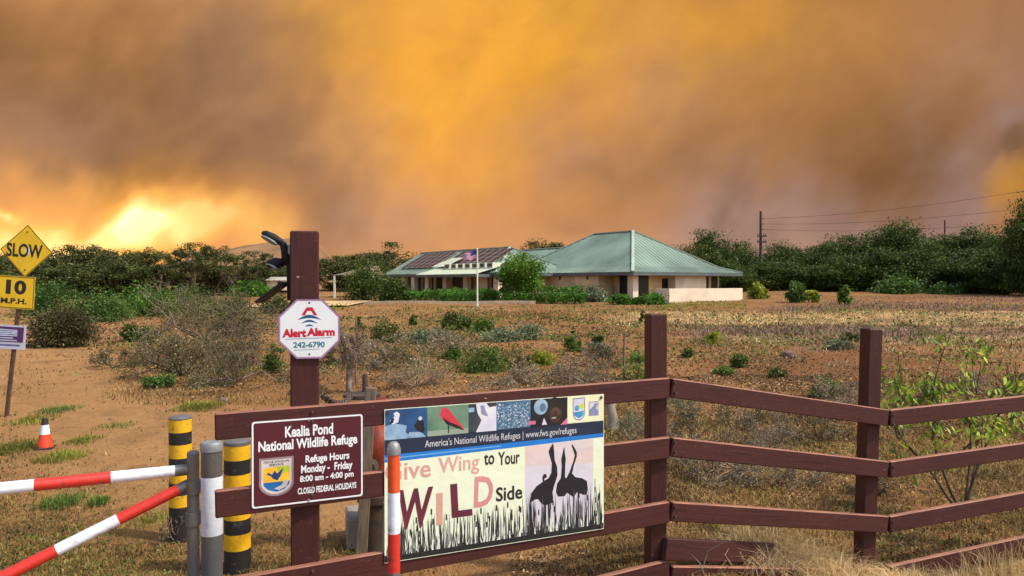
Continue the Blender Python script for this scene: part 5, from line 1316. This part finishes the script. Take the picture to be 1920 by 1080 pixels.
def dead_bush(px, pyb, wpx, hpx, label, group, n_leaf=1500, depth=3, n0=7, seed=0, twm='twig', lm='leafdead', lsz=None, rad=None, spread=.75, trunk=0., d=None):
    rng = np.random.default_rng(2000 + seed + int(px)); b = gp(px, pyb); k = b.y / F; w = wpx * k; h = hpx * k
    dirs = []
    for i in range(n0):
        a = 6.28 * i / n0 + rng.normal() * .3; dirs.append((math.cos(a) * w * .9, math.sin(a) * w * .9, h * rng.uniform(.6, 1.5)))
    L = max(w, h) * .30; r = rad or max(.007, w * .010)
    S_, tips = branches(rng, (0, 0, trunk * h), dirs, L, r, depth, spread, gnarl=.35, up=.03, shrink=.66)
    P0, P1 = S_[0], S_[1]
    ext = np.concatenate([P0, P1]); s_ = np.array([w / max(.01, np.ptp(ext[:, 0])), w / max(.01, np.ptp(ext[:, 1])), (h) / max(.01, ext[:, 2].max())])
    P0, P1 = P0 * s_, P1 * s_; P0[:, 2] = np.maximum(P0[:, 2], .0); P1[:, 2] = np.maximum(P1[:, 2], .01)
    rmin = .28 * k
    R0, R1 = np.maximum(S_[2], rmin), np.maximum(S_[3], rmin)
    if trunk > 0:
        P0 = np.concatenate([P0, [[0, 0, -.1]]]); P1 = np.concatenate([P1, [[0, 0, trunk * h * s_[2] + .01]]]); R0 = np.concatenate([R0, [r * 2]]); R1 = np.concatenate([R1, [r * 1.7]])
    v, f = tubes(P0, P1, R0, R1, 4)
    t = empty('dead_bush', b, 0, label, 'bush', group)
    link('branches', fast_mesh('branches', v, f, M[twm]), t)
    if n_leaf:
        n_leaf = int(n_leaf * 1.5); i = rng.integers(0, len(P0), n_leaf); u = rng.random((n_leaf, 1)); pos = P0[i] * (1 - u) + P1[i] * u + rng.normal(size=(n_leaf, 3)) * w * .03
        pos[:, 2] = np.abs(pos[:, 2]) + .008
        v, f = leaves(pos, lsz or max(.015, 2.7 * k), rng, .2, .6); link('dry_leaves', fast_mesh('dry_leaves', v, f, M[lm]), t)
    return t
gD = 'dead grey bushes on the red dirt'
dead_bush(385, 662, 270, 150, 'big bare-branched bush with pale twigs reaching over the green thicket', gD, 9500, 4, 10, 1, 'twig', 'leafscrub', trunk=.2, rad=.03)
dead_bush(340, 706, 200, 105, 'low grey leafless brush below the big bare-branched bush', gD, 6500, 3, 9, 2, lm='leafbrown', twm='twigdark')
dead_bush(440, 718, 180, 110, 'dense grey brush between the big bare bush and the tallest fence post', gD, 7000, 3, 9, 3, lm='leafbrown')
dead_bush(300, 680, 120, 60, 'purple-grey dry brush at the edge of the bare track', gD, 1500, 3, 7, 4)
dead_bush(655, 735, 80, 130, 'small dead tree with grey trunk and dry crown behind the octagonal sign', gD, 1300, 3, 6, 5, trunk=.3, rad=.03)
dead_bush(705, 690, 110, 50, 'low dry grey bush past the small dead tree', gD, 1300, 3, 7, 6)
dead_bush(780, 725, 130, 62, 'dry grey-brown bush above the banner photos', gD, 1600, 3, 8, 7)
dead_bush(840, 668, 120, 50, 'whitish dry bush among the green shrubs', gD, 1600, 3, 8, 8)
dead_bush(730, 660, 90, 40, 'dull dry bush left of the whitish one', gD, 900, 3, 7, 9)
dead_bush(1000, 715, 120, 40, 'very low dry brush above the middle of the banner', gD, 1000, 3, 7, 10)
dead_bush(1100, 720, 130, 70, 'dry tangled brush beside the middle fence post', gD, 1700, 3, 8, 11)
dead_bush(1340, 905, 250, 130, 'broad heap of dry grey brush behind the rails right of the middle post', gD, 5200, 4, 10, 12)
dead_bush(1440, 850, 140, 90, 'dry brush behind the first heap, between middle and thin post', gD, 2400, 3, 8, 13)
dead_bush(1185, 830, 90, 70, 'grey-green dry sprigs at the foot of the pale stump', gD, 900, 3, 7, 14, lm='leafgreygreen')
dead_bush(1590, 765, 110, 60, 'white-flecked dry bush against the leaning fence post', gD, 1700, 3, 8, 15)
dead_bush(925, 735, 90, 34, 'small twiggy brush over the banner', gD, 700, 3, 6, 16)
dead_bush(570, 705, 70, 40, 'dry brush half hidden by the tallest fence post', gD, 700, 3, 6, 17)
dead_bush(1500, 905, 130, 50, 'flattened dry brush behind the lower rails', gD, 1500, 3, 7, 18)

for i, (px, pyb, w_, h_, lm, lab) in enumerate((
        (640, 680, 90, 44, 'leafbrown', 'brown dry scrub just right of the octagonal sign'), (745, 690, 80, 40, 'leafbrown', 'olive brown scrub between two grey bushes over the banner'), 
        (965, 690, 70, 36, 'leafbrown', 'brown scrub right of the largest green low shrub'), (1130, 690, 80, 50, 'leafbrown', 'olive brown scrub behind the pale grey stake'), (1120, 668, 60, 30, 'leafgreygreen', 'grey-green scrub below the tiny dark shrub'),
        (820, 640, 90, 28, 'leafgreygreen', 'flat grey-green scrub among the farther green shrubs'), (1290, 850, 120, 90, 'leafbrown', 'brown brush close behind the top rail by the middle post'), (1390, 800, 120, 60, 'leafbrown', 'olive brown brush under the top rail between the two right posts'), (1540, 830, 110, 70, 'leafbrown', 'brown brush left of the leaning post under the top rail'),
        (1270, 780, 90, 50, 'leafgreygreen', 'grey-green scrub just right of the middle post'), (1700, 770, 110, 60, 'leafbrown', 'brown scrub around the thin young sapling'), (1850, 740, 120, 50, 'leafdead', 'grey scrub behind the tall leafy sapling'), (1640, 930, 120, 50, 'leafbrown', 'brown matted brush at the foot of the leaning post'), (210, 690, 90, 40, 'leafbrown', 'small brown brush at the upper edge of the bare track'), (580, 745, 70, 30, 'leafbrown', 'brown scrub at the back of the tallest post'))):
    dead_bush(px, pyb, w_, h_, lab, gD, 1300, 3, 7, 30 + i, 'twigdark' if lm == 'leafbrown' else 'twig', lm)
gG = 'green shrubs scattered over the dry field'
for i, (px, pyb, w_, h_, lm, n_, lab) in enumerate((
        (855, 618, 62, 34, 'leafdark', 1500, 'dark green rounded shrub nearest the hedges'), (905, 622, 42, 26, 'leafweed', 900, 'smaller green shrub beside the dark rounded one'), (728, 642, 66, 42, 'leafolive', 1500, 'dark olive shrub near the octagonal sign'),
        (908, 697, 92, 42, 'leafweed', 2200, 'largest bright green low shrub above the banner'), (850, 674, 44, 24, 'leafweed', 800, 'small green clump left of the largest low shrub'), (935, 640, 80, 26, 'leafgreygreen', 1300, 'low grey-green clump behind the largest low shrub'), (988, 637, 60, 30, 'leafgreygreen', 1000, 'rounded grey-green clump at the end of the grey-green drift'), (790, 645, 70, 28, 'leafgreygreen', 1000, 'grey-green clump between olive shrub and whitish bush'),
        (1016, 683, 48, 28, 'leafyellow', 800, 'yellow-green clump above the banner emblem panel'), (1074, 660, 34, 46, 'leafweed', 800, 'upright green shrub with a bare shoot'), (1121, 646, 22, 20, 'leafdark', 400, 'tiny dark shrub near the upright green one'), (775, 611, 14, 24, 'leafdark', 250, 'tiny upright green sprig far up the field'), (674, 615, 14, 22, 'leafweed', 250, 'tiny green sprig right of the octagonal sign'),
        (1386, 689, 38, 26, 'leafweed', 900, 'compact round green shrub on the red dirt'), (1290, 671, 24, 18, 'leafdark', 400, 'tiny round dark shrub right of the middle post'), (1358, 702, 56, 13, 'leafweed', 600, 'flat green weed patch below the compact shrub'), (1336, 645, 44, 26, 'leafyellow', 600, 'light green sprawling weed on the far red dirt'), (1458, 708, 36, 20, 'leafolive', 500, 'dull green tuft on the red dirt'),
        (300, 727, 66, 24, 'leafvine', 1300, 'low dark green cushion at the front of the grey brush'), (1552, 745, 66, 36, 'leafweed', 1200, 'green leafy weed left of the leaning fence post'), (1190, 715, 62, 66, 'leafweed', 900, 'leafy green weed close to the middle fence post'), (1640, 700, 34, 40, 'leafyellow', 300, 'pale yellow sprig beside the leaning fence post'), (515, 700, 40, 60, 'leafvine', 1000, 'slim green shrub half behind the octagonal sign'), (1205, 610, 12, 30, 'leafdark', 250, 'narrow dark sprig behind the top of the middle post'), (1575, 655, 60, 18, 'leafgreygreen', 500, 'low grey-green weeds left of the leaning post'), (1600, 640, 40, 14, 'leafolive', 400, 'flat olive weed far behind the leaning post'))):
    bush('shrub', px, pyb, w_, h_, M[lm], lab, gG, 'shrub', n_, None, None, 80 + i, clumps=18)

# bright grass tufts on the left track
def tuft(name, px, pyb, wpx, hpx, n, m, label, group, seed=0):
    rng = np.random.default_rng(3000 + seed); b = gp(px, pyb); k = b.y / F; w = wpx * k; h = hpx * k
    v, f = blades(np.clip(rng.normal(size=(n, 2)), -1.7, 1.7) * np.array([w * .26, w * .36]), h * .45, rng, max(.004, 1.1 * k), 1.6)
    t = link(name, fast_mesh(name, v, f, m), None, b); tag(t, label, 'grass tuft', group); return t
def blades(xy, h, rng, w, lean, z=None):
    """curved grass blades: two quads and a tip each"""
    n = len(xy); z = np.zeros(n) if z is None else z
    a = rng.uniform(0, 6.283, n); ln = rng.uniform(.1, 1, n) * lean; H = h * rng.uniform(.45, 1.15, n)
    d = np.stack([np.cos(a), np.sin(a), np.zeros(n)], 1); b2 = a + rng.uniform(.9, 2.2, n); s_ = np.stack([np.cos(b2), np.sin(b2), np.zeros(n)], 1) * (w * .5 * rng.uniform(.6, 1.4, n))[:, None]
    p0 = np.concatenate([xy, z[:, None]], 1); up = np.array([[0, 0, 1.]])
    p1 = p0 + up * (H * .55)[:, None] + d * (H * ln * .3)[:, None]; p2 = p1 + up * (H * (.45 - .45 * ln))[:, None] + d * (H * ln * .75)[:, None]
    v = np.stack([p0 - s_, p0 + s_, p1 + s_ * .8, p1 - s_ * .8, p2], 1).reshape(-1, 3)
    i = np.arange(n)[:, None] * 5
    return v, [i + np.array([[0, 1, 2, 3]]), i + np.array([[3, 2, 4]])]
gW = 'bright green grass tufts on the bare track'
for i, (px, pyb, w_, h_, n_, lab) in enumerate(((372, 764, 84, 24, 700, 'bright green grass mound on the track nearest the tall fence post'), (30, 842, 90, 34, 800, 'bright grass patch at the picture edge by the cone'), (115, 860, 80, 34, 600, 'grass tuft just in front of the cone'), (155, 828, 60, 24, 400, 'light grass tuft right of the cone'), (115, 945, 70, 46, 500, 'darker tuft seen between the gate arms'), (185, 945, 36, 44, 250, 'thin dark sprig between the gate arms'), (110, 770, 70, 18, 400, 'flat dark weed behind the cone'), (290, 975, 70, 26, 350, 'green tuft below the gate brace near the bollard'), (60, 790, 70, 26, 400, 'sparse grass at the foot of the SLOW post'), (110, 768, 60, 14, 260, 'flat dark weed up the track'), (215, 800, 70, 14, 260, 'flat dry weed right up the track'))):
    tuft('grass_tuft', px, pyb, w_, h_, n_, M['greengrass'] if i not in (4, 5, 6, 9, 10) else M['leafweed'], lab, gW, i)

# leafy sapling behind the right panel
def sapling(px, pyb, hpx, wpx, nl, label, seed, lsz):
    rng = np.random.default_rng(seed); b = gp(px, pyb); k = b.y / F; h = hpx * k; w = wpx * k
    dirs = [(-.35, .1, 1), (.2, -.1, 1), (.5, .2, .75), (-.6, -.1, .6), (.05, .3, 1.1)]
    S_, tips = branches(rng, (0, 0, 0), dirs, h * .42, .014, 3, .5, (1, 3), .25, .7, .08)
    ext = np.concatenate([S_[0], S_[1]]); s_ = np.array([w / np.ptp(ext[:, 0]), w * .8 / np.ptp(ext[:, 1]), h / ext[:, 2].max()])
    P0, P1 = S_[0] * s_, S_[1] * s_
    v, f = tubes(P0, P1, np.maximum(S_[2], .003), np.maximum(S_[3], .0025), 6)
    t = empty('sapling', b, 0, label, 'sapling', 'leafy saplings by the fence'); link('stems', fast_mesh('stems', v, f, M['twigdark'], smooth=True), t)
    tips = np.concatenate([tips * s_, P1[rng.integers(0, len(P1), len(tips))]]); c = tips[rng.integers(0, len(tips), nl)]
    pos = c + rng.normal(size=(nl, 3)) * np.array([.042, .042, .036]) - np.array([0, 0, .02]); pos[:, 2] = np.abs(pos[:, 2])
    # drooping leaves
    n = nl; a = rng.uniform(0, 6.28, n); d = np.stack([np.cos(a) * .6, np.sin(a) * .6, -rng.uniform(.2, 1.1, n)], 1); d /= np.linalg.norm(d, axis=1)[:, None]
    sd = np.cross(d, np.array([[0, 0, 1.]]) + rng.normal(size=(n, 3)) * .3); sd /= np.linalg.norm(sd, axis=1)[:, None]; nm = np.cross(sd, d)
    L = (lsz * rng.uniform(.6, 1.3, n))[:, None]
    q = [pos, pos + d * L * .3 + sd * L * .17, pos + d * L * .7 + sd * L * .15, pos + d * L, pos + d * L * .7 - sd * L * .15, pos + d * L * .3 - sd * L * .17, pos + d * L * .45 - nm * L * .07]
    v = np.stack(q, 1).reshape(-1, 3); i = np.arange(n)[:, None] * 7
    f = np.concatenate([i + np.array([[6, k_, (k_ + 1) % 6]]) for k_ in range(6)])
    link('leaves', fast_mesh('leaves', v, f, M['leafsap']), t); return t
sapling(1808, 968, 345, 310, 820, 'tall leafy sapling with pale green hanging leaves behind the rails', 5, .075)
sapling(1690, 830, 170, 70, 130, 'thin young sapling close to the leaning fence post', 6, .07)
sapling(1900, 800, 130, 70, 60, 'small sapling behind the tall leafy one at the picture edge', 7, .065)
# pale stump and bare stakes
b = gp(1148, 806); k = b.y / F
mb = MB(); mb.path([(0, 0, -.05), (.01, 0, 20 * k), (-.02, 0, 45 * k), (.03, .01, 66 * k)], [13 * k, 10 * k, 9 * k, 7 * k], 10); mb.path([(0, 0, 24 * k), (-.05, 0, 48 * k)], [6 * k, 3 * k], 8)
o = mb.build('tree_stump', M['palebark'], None, b, smooth=True); tag(o, 'pale broken stump between the banner and the middle fence post', 'stump')
for px, pyb, hp_, lab, m_ in ((667, 722, 125, 'thin pale stake beside the small dead tree', 'stake'), (1170, 715, 92, 'thin grey stake in weeds near the middle fence post', 'stake'), (608, 900, 0, '', '')):
    if not lab: continue
    b = gp(px, pyb); k = b.y / F; mb = MB(); mb.path([(0, 0, -.1), (.02 * k, 0, hp_ * k * .5), (.01, 0, hp_ * k)], [2.2 * k, 2. * k, 1.7 * k], 6); o = mb.build('garden_stake', M[m_], None, b); tag(o, lab, 'stake', 'thin bare stakes in the field')
# rocks
def rock(px, pyb, w_, lab, seed):
    rng = np.random.default_rng(seed); b = gp(px, pyb); k = b.y / F; r = w_ * k / 2
    mb = MB(); n, mrows = 12, 6; rad = rng.uniform(.75, 1.15, (mrows + 1, n))
    vs = [];
    for i in range(mrows + 1):
        th = math.pi * .5 * i / mrows
        for j in range(n):
            a = 6.283 * j / n; q = r * rad[i, j] if i < mrows else r * .9
            vs.append((math.cos(a) * math.cos(th) * q, math.sin(a) * math.cos(th) * q, math.sin(th) * q * .75 - .01))
    fs = [(i * n + j, i * n + (j + 1) % n, (i + 1) * n + (j + 1) % n, (i + 1) * n + j) for i in range(mrows) for j in range(n)]
    mb.add(vs, fs); o = mb.build('rock', M['rock'], None, b, smooth=True); tag(o, lab, 'rock', 'loose rocks on the dirt')
for i, (px, py, w_, lab) in enumerate(((418, 752, 22, 'brown rock on the dirt just before the tall fence post'), (207, 787, 12, 'small dark stone on the bare track above the gate'), (450, 832 + 60, 12, 'stone behind the striped bollard'), (545, 668, 10, 'small stone by the octagonal sign'), (1480, 668, 30, 'pale flat rock far on the red dirt'), (245, 992, 10, 'dark stone under the gate brace'))):
    rock(px, py, w_, lab, 40 + i)

# ------------------------------------------------------------------ ground cover (beyond counting)
def field(n, x0, x1, y0, y1, rng, dens=None, near=1.0):
    """random places, closer together near the gate; dens(x, y) keeps a share of them"""
    u = rng.random(n * 3); y = y0 * (y1 / y0) ** (u ** near); x = rng.uniform(-1, 1, n * 3) * (y * .74 + 1.6)
    ok = (x > x0) & (x < x1)
    if dens is not None: ok &= rng.random(n * 3) < dens(x, y)
    x, y = x[ok][:n], y[ok][:n]
    return x, y
def cover(name, x, y, h, w, lean, m, label, seed, hvar=None):
    rng = np.random.default_rng(seed)
    v, f = blades(np.stack([x, y], 1), h if hvar is None else hvar, rng, 1., lean, gz(x, y) - .01)
    # widths follow distance so that far blades still read
    wd = w * np.clip(y / 6, .7, 6)
    v = v.reshape(-1, 5, 3); c = v[:, :4].reshape(-1, 2, 2, 3)
    for a, b in ((0, 1), (3, 2)):
        m_ = (v[:, a] + v[:, b]) / 2; dlt = (v[:, b] - v[:, a]) / 2 * wd[:, None]; v[:, a] = m_ - dlt; v[:, b] = m_ + dlt
    o = link(name, fast_mesh(name, v.reshape(-1, 3), f, m)); tag(o, label, 'grass', kind='stuff'); return o
rg = np.random.default_rng(77)
bare = lambda x, y: 1 - .93 * sst((y + .5 * x - 3.6) / 1.) * (1 - sst((np.abs(x * .785 + y * .62 - 1.82 + .5 * fbm(x / 1.1, y / 1.1, 90, 2)) - .8) / 1.0)) * (y > 3)
def sm(a, lo, hi): return sst((a - lo) / (hi - lo))
pat = lambda x, y, s_, sd: sst((fbm(x / s_, y / s_, sd, 3) + .25) / .5)
# dry thatch right of the gate, both sides of the fence
x, y = field(150000, -.2, 12, 3.6, 13, rg, lambda x, y: (.15 + .85 * pat(x, y, .9, 5)) * (1 - sm(y, 8, 13)) * sm(x, -.1, .9))
cover('dry_grass', x, y, .075, .008, 1.3, M['drygrass'], 'matted dry tan grass along the rail fence', 1)
x, y = field(26000, .2, 9, 3.8, 10, rg, lambda x, y: pat(x, y, .55, 9) ** 2 * .6)
cover('green_grass', x, y, .07, .008, 1.0, M['greengrass'], 'sparse green grass mixed into the dry matting by the fence', 2)
# left of the gate: weedy track edge
x, y = field(120000, -6, -.9, 3.6, 12, rg, lambda x, y: np.maximum((pat(x, y, .7, 14) * (1 - sm(y, 5.2, 9.0)) + .02) * bare(x, y), .9 * (1 - sst((y + .5 * x - 3.0) / 1.2))))
cover('weedy_grass', x, y, .045, .008, 1.5, M['olivegrass'], 'short green and tan weeds beside the gate', 3)
x, y = field(34000, -7, .5, 3.6, 14, rg, lambda x, y: pat(x, y, .8, 24) ** 2 * (1 - sm(y, 5, 11)) * .8 * bare(x, y))
cover('dry_grass', x, y, .05, .008, 1.4, M['drygrass'], 'short dry grass on the bare track', 4)
# mid-field straw
x, y = field(16000, -30, 40, 10, 45, rg, lambda x, y: pat(x, y, 2.2, 33) ** 2 * .4 * sm(y, 9, 14))
cover('dry_grass', x, y, .09, .006, 1.4, M['drygrass'], 'sparse dry grass over the open field', 5)
def band(n, px0, px1, py0, py1, seed, h, m, name, label, wpat=2.2, w=.006):
    r_ = np.random.default_rng(seed); px = r_.uniform(px0, px1, n); py = r_.uniform(py0, py1, n)
    d = np.full(n, 20.)
    for _ in range(50): d = .5 * d + .5 * (EYE - gz((px - 960) / F * d, d)) * F / (py - HZ)
    x = (px - 960) / F * d; k = r_.random(n) < (.12 + .88 * pat(x, d, wpat, seed)) * sst((px - px0) / (.16 * (px1 - px0))); cover(name, x[k], d[k], h, w, .8, m, label, seed)
band(52000, 1130, 2000, 588, 612, 51, .20, M['straw'], 'straw_grass', 'bright band of tall straw grass across the far field', 5)
band(11000, 1250, 2000, 606, 640, 52, .15, M['mauvegrass'], 'mauve_weeds', 'grey mauve dry weeds below the straw band', 4)
band(7000, 1250, 2000, 634, 665, 53, .14, M['straw'], 'straw_grass', 'thin straw grass on the red dirt', 3)
band(10000, 1400, 2000, 556, 586, 54, .18, M['mauvegrass'], 'mauve_weeds', 'brown dry weeds before the dense trees', 6)
band(7000, 640, 1240, 574, 600, 55, .12, M['drygrass'], 'dry_grass', 'dry tan grass before the hedges', 5)
band(9000, 1230, 1400, 562, 580, 56, .14, M['greengrass'], 'green_grass', 'thin green weeds along the patio wall', 4)
band(6000, 180, 560, 690, 760, 57, .07, M['drygrass'], 'dry_grass', 'short dry grass below the grey brush', 2)
# foreground straw
def heap(n, px0, px1, d0_, d1_, seed, h, label, lean=1.3):
    r_ = np.random.default_rng(seed); d = r_.uniform(d0_, d1_, n); px = r_.uniform(px0, px1, n); x = (px - 960) / F * d
    cl = (fbm(x * 2.4, d * 2.4, seed, 2) > -.25); x, d = x[cl], d[cl]
    hh = h * (1 + .5 * fbm(x * 3, d * 3, seed + 1, 2)); o = cover('straw_grass', x, d, hh, .0045, lean, M['straw'], label, seed)
heap(5200, 1380, 1740, 4.30, 4.68, 61, .27, 'pale dry straw bending over the lowest rails', 1.5)
heap(900, 1440, 1640, 4.35, 4.65, 62, .33, 'tall pale straw clump in front of the leaning fence post', 1.6)
heap(1700, 1720, 1990, 4.45, 4.80, 63, .24, 'thin pale straw below the far end of the rails', 1.2)
heap(260, 1800, 1990, 4.5, 4.85, 65, .48, 'a few tall pale straw stems by the far end of the rails', .7)
# dry sticks over the loose board
rr = np.random.default_rng(64); mb = MB()
for k_ in range(16):
    a = P(rr.uniform(1280, 1500), rr.uniform(1055, 1085), rr.uniform(3.75, 3.95)); b = a + Vector((rr.normal() * .12, rr.normal() * .05, rr.uniform(.02, .14))); mb.path([a, (a + b) / 2 + Vector((rr.normal() * .02, 0, .01)), b], [.003, .0026, .0012], 5)
o = mb.build('dry_twigs', M['twig']); tag(o, 'loose pale twigs in front of the low sawn-off board', 'twigs', kind='stuff')
# leaf litter
def litter(n, x0, x1, y0, y1, seed, size, dens, label):
    r_ = np.random.default_rng(seed); x, y = field(n, x0, x1, y0, y1, r_, dens); pos = np.stack([x, y, gz(x, y) + .012], 1)
    v, f = leaves(pos, size * np.clip(y / 7, .8, 4), r_, 1.2, .55, .25); o = link('leaf_litter', fast_mesh('leaf_litter', v, f, M['litter'])); tag(o, label, 'leaf litter', kind='stuff')
litter(60000, .0, 12, 3.6, 14, 71, .028, lambda x, y: .2 + .8 * pat(x, y, .8, 44), 'grey and brown leaf litter under the rail fence')
litter(40000, -9, 1, 4.0, 16, 72, .022, lambda x, y: (.02 + .7 * pat(x, y, .9, 45) ** 2) * sm(y, 3.5, 6) * bare(x, y), 'scattered dark leaf litter on the bare track')
litter(24000, -16, 22, 9, 34, 73, .026, lambda x, y: (.03 + .97 * pat(x, y, 1.6, 46) ** 2) * bare(x, y), 'mottled leaf litter over the open red field')

def weeds(n, y0, y1, seed, size, m, dens, label, name='weeds'):
    """low creeping plants in drifts"""
    r_ = np.random.default_rng(seed); x, y = field(n // 14, -40, 40, y0, y1, r_, dens)
    c = np.repeat(np.stack([x, y, gz(x, y)], 1), 14, 0); sp = np.repeat(.09 + .012 * y, 14)[:, None]
    pos = c + r_.normal(size=c.shape) * sp * np.array([1, .8, .3]); pos[:, 2] = gz(pos[:, 0], pos[:, 1]) + .01 + np.abs(pos[:, 2] - c[:, 2])
    v, f = leaves(pos, size * np.clip(pos[:, 1] / 9, .8, 4), r_, .5, .55); o = link(name, fast_mesh(name, v, f, m)); tag(o, label, 'weeds', kind='stuff')
weeds(24000, 12, 42, 81, .034, M['leafweed'], lambda x, y: pat(x, y, 2.4, 61) ** 3 * bare(x, y) * .5, 'low green weeds drifting between the shrubs of the field')
weeds(15000, 8, 34, 82, .034, M['leafbrown'], lambda x, y: pat(x, y, 1.8, 62) ** 2 * bare(x, y) * .6, 'low grey dead weeds drifting over the field')
weeds(9000, 4, 9, 83, .030, M['leafweed'], lambda x, y: pat(x, y, .9, 63) ** 3 * bare(x, y) * .5, 'small green weeds in the dry matting near the gate')

# dry stalks tangled at the feet of the bollards
for (px, pyb, w_, h_, lab, sd) in ((330, 1018, 60, 60, 'dry tangled stalks at the foot of the bollard behind the gate upright', 70), (450, 1066, 60, 46, 'dry tangled stalks at the foot of the bollard by the rail ends', 71)):
    dead_bush(px, pyb, w_, h_, lab, 'dry stalks around the bollards', 160, 3, 7, sd, 'twig', 'leafbrown', rad=.004)
